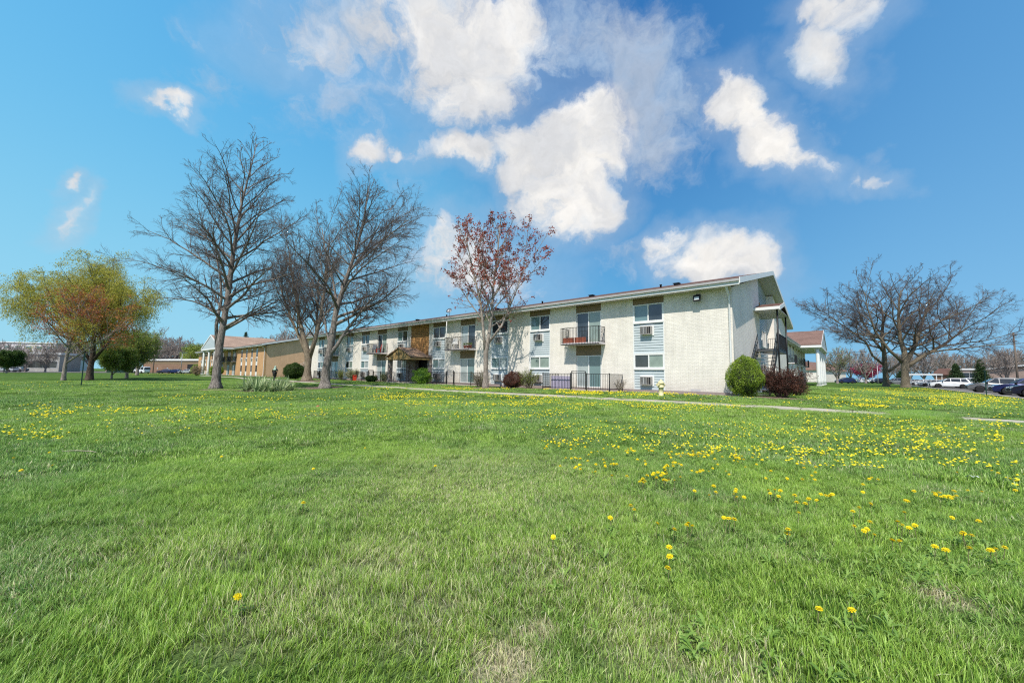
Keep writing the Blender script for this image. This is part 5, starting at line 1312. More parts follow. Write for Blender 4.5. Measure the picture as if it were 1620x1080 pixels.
sed = car_mesh_set('sedan', 'white_paint', 'alloy', 'white saloon car parked just beyond the white SUV', 'cars parked by the lawn'); put(sed, st(-17.3, 80.5), HD)
for t, pm, lb in ((90, 'silver_paint', 'silver saloon car second beyond the white SUV'), (96, 'white_paint', 'white saloon car whose nose shows right of the thick spreading trunk'), (108, 'silver_paint', 'silver car seen between the two spreading trunks'),
                  (124, 'grey_paint', 'dark grey car just left of the thinner spreading trunk')):
    o = copy_tree(sed); put(o, st(-17.0, t), HD)
    if pm != 'white_paint': repaint(o, 'white_paint', pm)
    o['label'] = lb
van = car_mesh_set('van', 'white_paint', 'alloy', 'white van parked behind the white SUV near the evergreens', 'vehicles in the far rows'); p = atD(1534, 606, 105); put(van, p, HD+.4)
far = [(1337, 606, 112, 'suv', 'blue_paint', 'dark blue SUV parked right of the white columns', .6), (1362, 605, 125, 'sedan', 'white_paint', 'white car parked in front of the magenta tree', .1), (1381, 605, 128, 'sedan', 'white_paint', 'second white car right of the one before the magenta tree', .1),
       (1417, 606, 104, 'suv', 'grey_paint', 'grey SUV between the trunks of the spreading trees', .3), (1455, 605, 120, 'sedan', 'silver_paint', 'silver car under the white carport roof', 0),
       (1391, 604, 118, 'suv', 'navy_paint', 'dark car at the left of the thinner spreading trunk', .8)]
for px, py, D, kd, pm, lb, rz in far:
    src = suv if kd == 'suv' else sed; base = 'navy_paint' if kd == 'suv' else 'white_paint'
    o = copy_tree(src); p = atD(px, py, D); put(o, p, HD+rz)
    if pm != base: repaint(o, base, pm)
    o['label'] = lb; o['group'] = 'vehicles in the far rows'
left = [(224, 120, 'van', 'white_paint', 'white van parked beyond the willow', -.3), (262, 131, 'sedan', 'purple_blue_paint', 'dark purple blue car before the flat brick building', .2), (277, 128, 'sedan', 'blue_paint', 'blue car right of the purple blue one before the flat brick building', .0),
        (296, 124, 'sedan', 'silver_paint', 'silver car left of the tall bare tree', .15), (10, 108, 'sedan', 'silver_paint', 'silver car at the far left edge of the road', .1), (26, 112, 'sedan', 'grey_paint', 'dark car second from the left edge on the road', .2)]
for px, D, kd, pm, lb, rz in left:
    src = van if kd == 'van' else sed; o = copy_tree(src); p = atD(px, 590, D); o.location = (p.x, p.y, .05); o.rotation_euler.z = PI+rz
    if pm != 'white_paint': repaint(o, 'white_paint', pm)
    o['label'] = lb; o['group'] = 'cars parked along the left'
# ------------------------------------------------------------------ background buildings, poles, trees
def plain_building(name, px0, px1, D0, D1, h, depth, wall, label, zb=0, win=None, roofmat='white_trim', roof='flat', rh=1.5, fas=.35, cat='building', winmat='dark_glass'):
    a = atD(px0, 590, D0); b_ = atD(px1, 590, D1); a.z = b_.z = zb; d = b_-a; W = d.length; ang = math.atan2(d.y, d.x)
    r0 = empty(name, a, ang, label, cat)
    MB().box(0, W, 0, depth, -.3, h).build('wall', wall, r0)
    if roof == 'flat': MB().box(-.4, W+.4, -.4, depth+.4, h+.003, h+fas).build('roof', roofmat, r0)
    elif roof == 'mono': MB().hexa([(-.6, -.6, h+.003), (W+.6, -.6, h+rh), (W+.6, depth, h+rh), (-.6, depth, h+.003)], [(-.6, -.6, h+fas), (W+.6, -.6, h+rh+fas), (W+.6, depth, h+rh+fas), (-.6, depth, h+fas)]).build('roof', roofmat, r0)
    else:
        MB().hexa([(-.6, -.6, h+.003), (W+.6, -.6, h+.003), (W+.6, depth+.6, h+.003), (-.6, depth+.6, h+.003)], [(1.5 if roof == 'hip' else -.6, depth/2-.1, h+rh), (W-1.5 if roof == 'hip' else W+.6, depth/2-.1, h+rh), (W-1.5 if roof == 'hip' else W+.6, depth/2+.1, h+rh), (1.5 if roof == 'hip' else -.6, depth/2+.1, h+rh)]).build('roof', roofmat, r0)
    for (x, z0, w, hh) in (win or []):
        f = MB().box(x*W-w/2, x*W+w/2, -.05, -.002, z0, z0+hh).build('window', 'white_trim', r0); MB().box(x*W-w/2+.1, x*W+w/2-.1, -.07, -.052, z0+.1, z0+hh-.1).build('pane', winmat, f)
    return r0
bb = plain_building('flat_brick_building', 226, 322, 150, 138, 4.6, 14, 'brown_brick', 'low flat roofed brown brick building with a dark opening, beyond the left lawn', win=[(.25, 1.4, .6, .6), (.12, 1.4, .6, .6), (.42, 1.4, .6, .6)], fas=.6)
W_ = (atD(322, 590, 138)-atD(226, 590, 150)).length
MB().box(W_*.74, W_*.94, -.03, -.002, 0, 3.3).build('garage_opening', 'interior_dark', bb)
MB().box(-.2, W_, -.02, -.001, 3.3, 4.6).build('shaded_band', 'brown_board', bb)
plain_building('low_white_building', -60, 92, 128, 138, 6.0, 14, 'pale_stone', 'low pale building with a long white roof edge and wide windows at the far left', win=[(x, 1.3, 3.6, 2.4) for x in (.5, .58, .66, .74, .82, .9)], fas=.8)
plain_building('tall_pale_building', -90, 84, 178, 188, 13.0, 20, 'soffit_paint', 'taller pale building rising behind the low white one at the far left', win=[(x, z, 2.2, 1.5) for x in (.44, .54, .64, .74, .84, .94) for z in (7, 10.2)], fas=.5, winmat='teal_glass')
plain_building('dark_shed', 168, 197, 132, 132, 3.0, 5, 'green_metal', 'dark blue grey shed behind the willow', roofmat='galvanised', fas=.15, cat='shed')
plain_building('red_roofed_house', 1296, 1338, 135, 150, 4.2, 10, 'brightened_cream_brick', 'cream house with red roof right of the white columns', roof='hip', roofmat='red_shingle', rh=3.2, win=[(.7, 1.2, 1.6, 1.3)], cat='house')
plain_building('pink_brick_building', 1566, 1720, 108, 92, 4.4, 14, 'pink_brick', 'low pinkish brick building with sloping white roof edge behind the nearest parked cars', roof='mono', rh=2.2, fas=.35)
plain_building('low_office', 1508, 1560, 132, 126, 4.8, 10, 'pink_brick', 'low building with tall dark windows between white posts and a flat white roof', win=[(x, .8, 1.8, 3.2) for x in (.15, .38, .62)]+[(.85, .8, 3, 3.0)], fas=.5)
plain_building('brown_roofed_house', 1478, 1512, 140, 135, 3.2, 10, 'brown_brick', 'low house with brown roof behind the white SUV', roof='gable', roofmat='roof_shingle', rh=2.4, cat='house')
cpp = atD(1462, 604, 116); r0 = empty('carport', (cpp.x, cpp.y, 0), HD-.35, 'white flat roof on posts behind the silver cars', 'carport')
MB().box(-3.4, 3.4, -2.5, 2.5, 2.7, 3.1).build('roof', 'white_trim', r0)
for x in (-3.2, 3.2):
    for y in (-2.3, 2.3): MB().box(x-.08, x+.08, y-.08, y+.08, -.1, 2.7).build('post', 'white_trim', r0)
def utility_pole(px, D, h, label, arms=True, mat='pole_wood', lamp=False, rz=0.):
    p = atD(px, 600, D); r0 = empty('utility_pole' if not lamp else 'street_lamp', (p.x, p.y, 0), rz, label, 'utility pole' if not lamp else 'street lamp')
    MB().tube([(0, 0, -.3), (0, 0, h)], [.19 if not lamp else .1, .12 if not lamp else .06], 8).build('pole', mat, r0)
    if arms:
        m_ = MB(); m_.box(-1.5, 1.5, -.06, .06, h-.7, h-.55); m_.box(-1.1, 1.1, -.06, .06, h-1.9, h-1.78); m_.build('crossarm', mat, r0)
        m_ = MB()
        for x in (-1.4, -.7, .7, 1.4): m_.tube([(x, 0, h-.55), (x, 0, h-.3)], .05, 6)
        m_.build('insulators', 'grey_metal', r0)
    if lamp: MB().box(-.2, 1.2, -.1, .1, h-.1, h+.05).build('lamp_head', 'grey_metal', r0)
    return r0
u1 = utility_pole(1610, 78, 11.2, 'dark utility pole with crossarms above the pink brick building', rz=.9)
utility_pole(1389, 112, 5.5, 'slim pale lamp post left of the thinner spreading trunk', False, 'galvanised', True, .5)
utility_pole(1381, 118, 6.2, 'white lamp post beside the magenta tree', False, 'white_trim', True, 2.)
utility_pole(285, 118, 6.5, 'grey lamp post in front of the flat brick building', False, 'grey_metal', True, 1.)
uw = utility_pole(241, 136, 11.0, 'far utility pole rising behind the flat brick building', rz=.3)
# overhead wires on the right, from the pole towards the far right
def wires(a, b_, n, sag, label):
    m_ = MB(); a = Vector(a); b_ = Vector(b_); d = (b_-a).normalized(); s_ = Vector((-d.y, d.x, 0))
    for k in range(n):
        o = s_*(k-(n-1)/2)*.7; pts = []
        for i in range(13): f = i/12; q = a.lerp(b_, f)+o; q.z -= sag*4*f*(1-f); pts.append(q)
        m_.tube(pts, .018, 4, caps=False)
    tag(m_.build('overhead_wires', 'dark_metal'), label, 'wires')
u1p = u1.location
wires((u1p.x, u1p.y, 10.85), (u1p.x+55, u1p.y-30, 10.85), 3, .8, 'overhead wires running right from the utility pole')
wires((u1p.x, u1p.y, 9.3), (u1p.x-22, u1p.y+60, 9.3), 2, .8, 'overhead wires running back from the utility pole')
# background trees
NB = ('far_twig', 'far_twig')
def place_copy(src, px, D, sc_, rz, label=None, group=None):
    o = copy_tree(src); p = atD(px, 600, D); o.location = (p.x, p.y, ground_z(p.x, p.y)-.1); o.scale = (sc_,)*3; o.rotation_euler.z = rz
    if label: o['label'] = label
    if group: o['group'] = group
    return o
p = atD(1370, 606, 118)
bt = small_tree('bare_tree', (p.x, p.y, 0), 71, 10, 5.2, NB, None, 'bushy bare brown tree behind the cars right of the white columns', 'bare trees in the distance', rw=.03, stems=4, dense=1.6)
p = atD(1325, 606, 105); small_tree('budding_tree', (p.x, p.y, 0), 72, 9.5, 4.6, NB, dict(mat='fresh_leaf', size=.22, per=2, spread=.2, prob=.22, skip=1), 'tree with pale green buds right of the white columns', rw=.028, stems=4, dense=1.5)
p = atD(1372, 606, 150); small_tree('magenta_tree', (p.x, p.y, 0), 73, 6.2, 4.5, NB, dict(mat='magenta_leaf', size=.3, per=6, spread=.3, prob=.9, skip=1), 'small tree in magenta blossom behind the white cars', rw=.03, stems=4, dense=1.6)
B_ = [(1405, 165, 1.0), (1440, 172, 1.15), (1462, 150, 1.05), (1480, 168, 1.2), (1498, 158, 1.05), (1515, 175, 1.15), (1538, 165, 1.05), (1560, 170, 1.0), (1346, 160, .95), (1583, 150, 1.1), (1610, 155, 1.2), (1640, 150, 1.2), (1660, 130, 1.1), (1420, 180, 1.1)]
rg = random.Random(77)
for i, (px, D, s_) in enumerate(B_): place_copy(bt, px, D, s_*1.12, rg.uniform(0, 6), 'distant bare tree in the brown row behind the parked cars', 'bare trees in the row behind the parking')
p = atD(1592, 600, 88); place_copy(bt, 1592, 88, .85, 1., 'bare tree with many upright stems in front of the pink brick building', 'bare trees in the distance')
BL = [(196, 150, 1.15), (212, 165, 1.2), (228, 158, 1.25), (247, 168, 1.3), (262, 160, 1.2), (281, 170, 1.35), (298, 165, 1.1), (318, 172, 1.1), (38, 112, .62), (70, 116, .7), (82, 172, 1.1), (14, 118, .75), (168, 160, 1.2), (140, 170, 1.25), (112, 165, 1.2), (-25, 172, 1.2), (400, 150, 1.2), (425, 160, 1.3), (445, 150, 1.4), (470, 140, 1.5), (500, 135, 1.4)]
for i, (px, D, s_) in enumerate(BL): place_copy(bt, px, D, s_*1.12, rg.uniform(0, 6), 'distant bare tree in the row beyond the left lawn', 'bare trees in the row beyond the left lawn')
# evergreens
def conifer(px, D, h, r, label, seed, dense=1.):
    p = atD(px, 600, D); rng_ = random.Random(seed); root = empty('evergreen_tree', (p.x, p.y, ground_z(p.x, p.y)), 0, label, 'tree', None); out = []; cen = []
    MB().tube([(0, 0, -.2), (0, 0, h*.5), (0, 0, h)], [h*.022, h*.014, .02], 8).build('trunk', 'dark_bark', root)
    for k in range(int(90*dense)):
        f = (k+.5)/(90*dense); z = h*(.08+.9*f); L_ = r*(1-f)**.8*rng_.uniform(.7, 1.15)+.1; a = k*2.4; pts = [Vector((0, 0, z))]
        d = Vector((math.cos(a), math.sin(a), .15-.35*(1-f)))
        for i in range(4): pts.append(pts[-1]+d*L_/4); d.z -= .03
        out.append((0, pts, [.03, .025, .02, .012, .008]))
        for i in range(1, 5):
            for _ in range(5): cen.append(tuple(pts[i]+Vector((rng_.gauss(0, .14), rng_.gauss(0, .14), rng_.gauss(0, .09)))*(L_*.5+.25)))
    tubes_mesh('branches', out, lambda l: 3, 'dark_bark', root); leaves('foliage', cen, .30, 'needle_leaf', root, rng_, 5, .16, .35)
conifer(1513, 112, 6.0, 2.1, 'narrow evergreen tree behind the white SUV roof', 1); conifer(1553, 96, 6.4, 2.0, 'evergreen tree just left of the green sign post', 2); conifer(1406+20, 150, 4.5, 2.5, 'low dark evergreen between the spreading trunks', 3, .6)
conifer(384, 170, 18.5, 4.2, 'dark spruce rising above the roof of the tan building', 4); conifer(416, 150, 14.0, 6, 'broad dark pine behind the right part of the tan roof', 5, 1.2)
p = atD(312, 590, 150); small_tree('green_tree', (p.x, p.y, 0), 81, 9.6, 6.5, NB, dict(mat='fresh_leaf', size=.4, per=6, spread=.4, prob=.7, skip=1), 'rounded yellow green tree behind the flat brick building', rw=.03, stems=4, dense=1.4)
p = atD(200, 600, 56); small_tree('green_tree', (p.x, p.y, 0), 82, 6.0, 4.2, NB, dict(mat='fresh_leaf', size=.16, per=6, spread=.16, prob=.85, skip=1), 'low spreading green tree right of the willow', rw=.014, stems=5, dense=1.8)
p = atD(176, 602, 52); small_tree('green_tree', (p.x, p.y, 0), 83, 3.6, 2.8, NB, dict(mat='fresh_leaf', size=.14, per=6, spread=.15, prob=.9, skip=0), 'mid green bushy tree close behind the willow trunk', rw=.014, stems=5, dense=1.6)
p = atD(10, 590, 88); small_tree('green_tree', (p.x, p.y, 0), 84, 4.6, 2.6, NB, dict(mat='dark_shrub_leaf', size=.2, per=7, spread=.2, prob=.9, skip=0), 'dense dark green bushy tree at the far left edge by the road', rw=.014, stems=5, dense=1.4)
p = atD(216, 600, 84); small_tree('bare_tree', (p.x, p.y, 0), 85, 10, 6, NB, None, 'bare brown tree behind and right of the willow', 'bare trees in the distance', rw=.022, stems=4, dense=1.6)
# tree out of frame on the right that throws its shade on the path end is left out
# ------------------------------------------------------------------ dandelions
def dandelion_head_mesh(seed, petals=78):
    g = random.Random(seed); v = []; q = []; rn = []
    for k in range(petals):
        ring = k % 3; a = k*2.399963+g.uniform(-.1, .1); L = (.021, .018, .012)[ring]*g.uniform(.9, 1.08); lift = (.14, .42, .8)[ring]; w = .0034
        c, s_ = math.cos(a), math.sin(a); i = len(v)
        for r_, ww in ((.002, w*.6), (L*.6, w), (L, w*.6)):
            z = r_*lift*.8+.002*ring-(r_**2)*9*(1-lift); v += [(c*r_-s_*ww, s_*r_+c*ww, z), (c*r_+s_*ww, s_*r_-c*ww, z)]
        q += [(i, i+1, i+3, i+2), (i+2, i+3, i+5, i+4)]; r = .25+.75*g.random() if ring < 2 else .1+.4*g.random(); rn += [r]*6
    for k in range(12):                                   # packed centre
        a, b = 2*PI*k/12, 2*PI*(k+1)/12; i = len(v)
        v += [(0, 0, .0115), (.008*math.cos(a), .008*math.sin(a), .0105), (.014*math.cos((a+b)/2), .014*math.sin((a+b)/2), .006), (.008*math.cos(b), .008*math.sin(b), .0105)]; q.append((i, i+1, i+2, i+3)); rn += [.15, .3, .7, .3]
    o = fastmesh('flower_head', v, np.array(q), 'petal_yellow', rnd=rn, parent=False); return o.data
heads = [dandelion_head_mesh(i) for i in range(3)]
sm_ = MB(); sm_.tube([(0, 0, -.02), (.006, 0, .03), (.002, .003, .06), (0, 0, .09)], [.0028, .0026, .0024, .003], 6)
so_ = sm_.build('stem', 'stem_green'); stem_me = so_.data; bpy.data.objects.remove(so_)
def low_head(seed):
    v = []; q = []; n = 7; g = random.Random(seed)
    v.append((0, 0, .010))
    for k in range(n): a = 2*PI*k/n; r = .0215*g.uniform(.88, 1.08); v.append((r*math.cos(a), r*math.sin(a), .0))
    me = bpy.data.meshes.new('flower_head'); me.from_pydata(v, [], [(0, 1+k, 1+(k+1) % n) for k in range(n)]); 
    at_ = me.attributes.new('rnd', 'FLOAT', 'POINT'); at_.data.foreach_set('value', [.9]+[.35+.5*g.random() for _ in range(n)]); me.materials.append(MATS['petal_yellow'])
    return bpy.data.objects.new('flower_head', me)
spots_px = [(1295, 993), (1348, 991), (1428, 853), (1422, 850), (1442, 856), (1425, 876), (1411, 873), (1452, 853), (1508, 834), (1523, 862), (1528, 866), (1531, 894), (1587, 886), (1480, 888), (1498, 890), (1262, 828), (1250, 865), (1244, 862), (1375, 858), (1383, 864), (1380, 844), (1350, 830), (1133, 796), (1124, 799), (1130, 788), (1064, 856),
            (1060, 888), (1061, 907), (1056, 922), (1040, 852), (965, 841), (875, 872), (1146, 839), (1002, 828), (998, 817), (377, 974), (688, 750), (478, 814), (20, 734), (77, 727), (32, 756), (82, 746), (968, 770), (993, 767), (936, 757), (942, 757), (1060, 774), (1067, 777), (1078, 766), (1100, 790), (1212, 764), (1220, 755), (1154, 764),
            (1270, 770), (1290, 772), (1366, 788), (1366, 775), (1380, 768), (1376, 765), (1390, 770), (1437, 805), (1447, 788), (1550, 840), (1555, 793), (350, 729), (930, 741), (1256, 801), (1262, 812), (1285, 765), (1246, 770), (1515, 757), (1580, 755), (1532, 785), (1608, 790), (1570, 752), (495, 753), (577, 719), (370, 679), (152, 705), (15, 693)]
# (px, py, spread x, spread y, number): where the photograph shows them growing
CL = [(1330, 718, 130, 12, 170), (1440, 706, 110, 9, 110), (1180, 712, 130, 14, 150), (1010, 715, 90, 16, 90), (940, 742, 40, 10, 30), (1090, 745, 60, 14, 40), (1375, 745, 30, 7, 22), (1480, 720, 90, 16, 90), (1570, 700, 60, 22, 60), (1200, 690, 220, 9, 200), (1450, 685, 150, 10, 150), (1000, 690, 110, 10, 120),
      (1300, 735, 90, 14, 50), (1560, 740, 60, 16, 30), (900, 700, 60, 14, 50), (1160, 735, 60, 10, 30), (1180, 790, 40, 10, 9), (1290, 800, 40, 12, 10), (1500, 800, 60, 14, 14), (1400, 825, 40, 12, 9), (1590, 780, 30, 14, 10), (1150, 850, 50, 14, 6), (1560, 880, 40, 16, 8), (1330, 880, 50, 16, 5), (1020, 780, 40, 10, 8), (90, 655, 60, 8, 60), (300, 672, 90, 8, 50), (60, 690, 40, 8, 16), (450, 662, 70, 7, 30)]
BANDS = [(590, 900, 622, 634, 900), (640, 1250, 632, 648, 1100), (760, 1130, 640, 656, 600), (880, 1150, 618, 629, 2300), (860, 1060, 613, 620, 1500), (1150, 1400, 640, 650, 350), (1400, 1620, 617, 632, 2000), (1470, 1720, 624, 642, 1700), (1330, 1520, 613, 621, 1500), (1280, 1620, 634, 650, 420), (1240, 1420, 625, 640, 250),
         (200, 330, 590, 594, 700), (30, 470, 640, 662, 330), (150, 480, 655, 690, 130), (0, 100, 655, 710, 60), (250, 560, 622, 640, 200), (470, 900, 645, 670, 330), (820, 1620, 652, 690, 520), (0, 330, 600, 620, 160), (1180, 1340, 624, 640, 90), (700, 860, 614, 619, 260), (500, 700, 628, 637, 350), (560, 760, 612.5, 618, 200)]
rng = random.Random(123); dpts = []
DRECT = [(a[0], a[1]) for a in PATHL]
def okpt(p, rr=.62):
    if p is None: return False
    s_, t_ = to_st(p.x, p.y)
    for s0, s1, t0, t1, h in RECTS:
        if s0-.9 < s_ < s1+.9 and t0-1.0 < t_ < t1+.9: return False
    if s_ < -13.8 or (p.x < -125): return False
    if 0 < s_ < 54 and -2.0 < t_ < 0 and s_ > 5.9: return False
    for c, rx, ry, ro in MUL:
        dx, dy = p.x-c.x, p.y-c.y; X_ = dx*math.cos(ro)+dy*math.sin(ro); Y_ = -dx*math.sin(ro)+dy*math.cos(ro)
        if (X_/rx)**2+(Y_/ry)**2 < .95: return False
    return not near_path(p.x, p.y, rr)
first = []
for px, py in spots_px:
    first.append(hit(px, py+14*((py-600)/390)**1.5*.6))
for px, py, sx, sy, n in CL:
    for _ in range(int(n*.34)):
        ax, ay = rng.gauss(px, sx*.6), rng.gauss(py, sy*.75)
        for _ in range(rng.choice((1, 1, 2, 3, 6))):
            p = hit(ax+rng.gauss(0, 7), ay+rng.gauss(0, 1.8))
            if okpt(p): dpts.append(p)
for x0, x1, y0, y1, n in BANDS:
    for _ in range(n):
        p = hit(rng.uniform(x0, x1), y0+(y1-y0)*(rng.random()+rng.random()+rng.random())/3*1.3-(y1-y0)*.15)
        if p is None: continue
        if mnoise.noise(Vector((p.x*.45, p.y*.45, 5)))+.6*mnoise.noise(Vector((p.x*1.7, p.y*1.7, 9))) < -.06+.12*rng.random(): continue
        if okpt(p): dpts.append(p)
dpts.sort(key=lambda p: p.length)
allp = first+dpts
near_ = allp[:300]; far_ = allp[300:]
near_.sort(key=lambda p: p.length)
LAB = 'yellow dandelion flower open in the nearer part of the lawn'
for i, p in enumerate(near_):
    h = rng.uniform(.11, .155) if i < 70 else rng.uniform(.085, .14)
    if i < 90:
        r0 = empty('dandelion', (p.x, p.y, p.z), rng.uniform(0, 6), LAB, 'dandelion', 'dandelions in the nearer lawn')
        s_ = bpy.data.objects.new('stem', stem_me); col.objects.link(s_); s_.parent = r0; s_.scale = (1, 1, h/.09)
        f = bpy.data.objects.new('flower_head', heads[i % 3]); col.objects.link(f); f.parent = r0; f.location = (0, 0, h); k = rng.uniform(.85, 1.15); f.scale = (k, k, k)
        f.rotation_euler = (rng.gauss(.0, .18)+.25, rng.gauss(0, .18), rng.uniform(0, 6))
        # lean the whole flower towards the sun side a little
        r0.rotation_euler.x = rng.gauss(0, .08)
    else:
        f = bpy.data.objects.new('dandelion', heads[i % 3]); col.objects.link(f); f.location = (p.x, p.y, p.z+h*.9); k = rng.uniform(.8, 1.08); f.scale = (k, k, k)
        f.rotation_euler = (rng.gauss(0, .2)+.15, rng.gauss(0, .2), 0); tag(f, LAB, 'dandelion', 'dandelions in the nearer lawn')

# ------------------------------------------------------------------ scattering many copies as one "stuff" object
def scatter(name, pts, rots, scales, idx, sources, label, cat='grass'):
    me = bpy.data.meshes.new(name); me.vertices.add(len(pts)); me.vertices.foreach_set('co', np.asarray(pts, dtype=np.float32).ravel())
    a = me.attributes.new('rot', 'FLOAT_VECTOR', 'POINT'); a.data.foreach_set('vector', np.asarray(rots, dtype=np.float32).ravel())
    a = me.attributes.new('scl', 'FLOAT_VECTOR', 'POINT'); a.data.foreach_set('vector', np.asarray(scales, dtype=np.float32).ravel())
    a = me.attributes.new('pick', 'INT', 'POINT'); a.data.foreach_set('value', np.asarray(idx, dtype=np.int32))
    o = bpy.data.objects.new(name, me); col.objects.link(o); tag(o, label, cat, None, 'stuff')
    c = bpy.data.collections.new(name+'_source')
    for k, s_ in enumerate(sources): s_.name = '%s_%02d' % (s_.name, k); c.objects.link(s_)
    ng = bpy.data.node_groups.new(name, 'GeometryNodeTree')
    ng.interface.new_socket('Geometry', in_out='INPUT', socket_type='NodeSocketGeometry'); ng.interface.new_socket('Geometry', in_out='OUTPUT', socket_type='NodeSocketGeometry')
    N_ = ng.nodes; L_ = ng.links; gi = N_.new('NodeGroupInput'); go = N_.new('NodeGroupOutput')
    ci = N_.new('GeometryNodeCollectionInfo'); ci.inputs['Collection'].default_value = c; ci.inputs['Separate Children'].default_value = True; ci.inputs['Reset Children'].default_value = True
    ip = N_.new('GeometryNodeInstanceOnPoints'); ip.inputs['Pick Instance'].default_value = True
    m2p = N_.new('GeometryNodeMeshToPoints')
    def attr(nm, t):
        n_ = N_.new('GeometryNodeInputNamedAttribute'); n_.data_type = t; n_.inputs['Name'].default_value = nm; return n_.outputs['Attribute']
    e2r = N_.new('FunctionNodeEulerToRotation'); L_.new(attr('rot', 'FLOAT_VECTOR'), e2r.inputs[0])
    L_.new(gi.outputs[0], m2p.inputs['Mesh']); L_.new(m2p.outputs[0], ip.inputs['Points']); L_.new(ci.outputs[0], ip.inputs['Instance'])
    L_.new(attr('pick', 'INT'), ip.inputs['Instance Index']); L_.new(e2r.outputs[0], ip.inputs['Rotation']); L_.new(attr('scl', 'FLOAT_VECTOR'), ip.inputs['Scale'])
    L_.new(ip.outputs[0], go.inputs[0])
    md = o.modifiers.new('scatter', 'NODES'); md.node_group = ng
    return o
g = np.random.RandomState(7)
if far_:
    P_ = np.array([tuple(p) for p in far_]); n = len(P_); P_[:, 2] += g.uniform(.065, .115, n)
    dist = np.hypot(P_[:, 0], P_[:, 1]); k = g.uniform(.7, 1.02, n)*(1+np.clip((dist-9)/25, 0, .7))
    scatter('dandelion_carpet', P_, np.stack([g.normal(.12, .2, n), g.normal(0, .2, n), g.uniform(0, 6, n)], 1), np.stack([k, k, k*1.8], 1), g.randint(0, 3, n), [low_head(i) for i in range(3)], 'carpet of countless yellow dandelions over the farther lawn', 'dandelions')
# broad weed leaves
def rosette(seed):
    rg = random.Random(seed); v = []; q = []; rn = []
    for k in range(rg.randint(8, 13)):
        a = rg.uniform(0, 6.28); L = rg.uniform(.035, .07); lift = rg.uniform(.15, .8); c, s_ = math.cos(a), math.sin(a); n = 9; r = rg.random(); i = len(v)
        for j in range(n+1):
            f = j/n; w = .0065*math.sin(PI*min(1, f*.93+.05))*(1.25 if j % 2 else .6)*(.5+f); x = L*f; z = lift*L*math.sin(f*2.1)+.015
            v += [(c*x-s_*w, s_*x+c*w, z+w*.3), (c*x+s_*w, s_*x-c*w, z+w*.3)]; rn += [r]*2
        for j in range(n): q.append((i+2*j, i+2*j+1, i+2*j+3, i+2*j+2))
    return fastmesh('rosette', v, np.array(q), 'weed_leaf', rnd=rn, parent=False)
wp = []
for p in allp:
    if p.length < 16:
        for _ in range(2 if p.length < 8 else 1):
            if rng.random() < .45: q_ = G((p.x+rng.gauss(0, .08), p.y+rng.gauss(0, .08))); wp.append(q_)
for _ in range(150):
    px, py = rng.uniform(850, 1700), 660+430*rng.random()**1.5; q_ = hit(px, py)
    if q_ and okpt(q_) and (mnoise.noise(Vector((q_.x*1.1, q_.y*1.1, 0))) > .05): wp.append(q_)
for cx, cy, n_ in ((1490, 900, 40), (1430, 870, 18), (1310, 990, 8), (1120, 1000, 5), (1290, 880, 9), (1010, 860, 7)):
    for _ in range(n_):
        q_ = hit(rng.gauss(cx, 45), rng.gauss(cy, 18)); wp.append(q_)
n = len(wp); k = g.uniform(.7, 1.35, n)
scatter('weed_leaves', [tuple(p) for p in wp], np.stack([g.normal(0, .1, n), g.normal(0, .1, n), g.uniform(0, 6, n)], 1), np.stack([k, k, k], 1), g.randint(0, 4, n), [rosette(i) for i in range(4)], 'flat rosettes of jagged dandelion leaves in the grass', 'weeds')
# ------------------------------------------------------------------ grass
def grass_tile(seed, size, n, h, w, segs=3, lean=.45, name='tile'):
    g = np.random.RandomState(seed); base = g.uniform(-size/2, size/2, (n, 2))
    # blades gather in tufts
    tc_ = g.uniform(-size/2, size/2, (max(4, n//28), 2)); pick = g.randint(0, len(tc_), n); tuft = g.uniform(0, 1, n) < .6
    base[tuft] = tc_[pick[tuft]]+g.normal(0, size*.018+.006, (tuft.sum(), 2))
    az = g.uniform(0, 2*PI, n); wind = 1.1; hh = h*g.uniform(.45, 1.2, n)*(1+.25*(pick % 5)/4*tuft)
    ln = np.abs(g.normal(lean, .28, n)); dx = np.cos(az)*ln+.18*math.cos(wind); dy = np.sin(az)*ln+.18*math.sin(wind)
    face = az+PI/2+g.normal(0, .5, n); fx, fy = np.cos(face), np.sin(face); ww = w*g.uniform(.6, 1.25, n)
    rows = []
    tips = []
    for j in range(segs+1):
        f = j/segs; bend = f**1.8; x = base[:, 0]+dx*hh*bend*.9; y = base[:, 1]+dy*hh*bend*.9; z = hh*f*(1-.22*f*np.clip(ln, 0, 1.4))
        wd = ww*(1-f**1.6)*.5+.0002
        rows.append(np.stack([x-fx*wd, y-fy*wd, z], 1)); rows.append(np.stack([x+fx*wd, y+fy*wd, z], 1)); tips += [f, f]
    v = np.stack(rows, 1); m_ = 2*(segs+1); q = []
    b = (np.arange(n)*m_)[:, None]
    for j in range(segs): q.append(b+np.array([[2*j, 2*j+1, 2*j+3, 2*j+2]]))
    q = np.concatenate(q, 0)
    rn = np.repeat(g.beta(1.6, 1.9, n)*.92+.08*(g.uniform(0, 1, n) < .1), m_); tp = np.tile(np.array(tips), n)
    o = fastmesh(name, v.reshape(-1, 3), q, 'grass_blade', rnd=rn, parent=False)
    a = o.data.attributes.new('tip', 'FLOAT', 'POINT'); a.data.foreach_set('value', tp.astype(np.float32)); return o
near_t = [grass_tile(i, .62, 3000, .060, .0032, 4) for i in range(5)]
mid_t = [grass_tile(20+i, 1.25, 4200, .060, .0055, 3) for i in range(4)]
far_t = [grass_tile(40+i, 2.6, 4200, .072, .014, 2) for i in range(3)]
src = near_t+mid_t+far_t
pts, rots, scl, idx = [], [], [], []
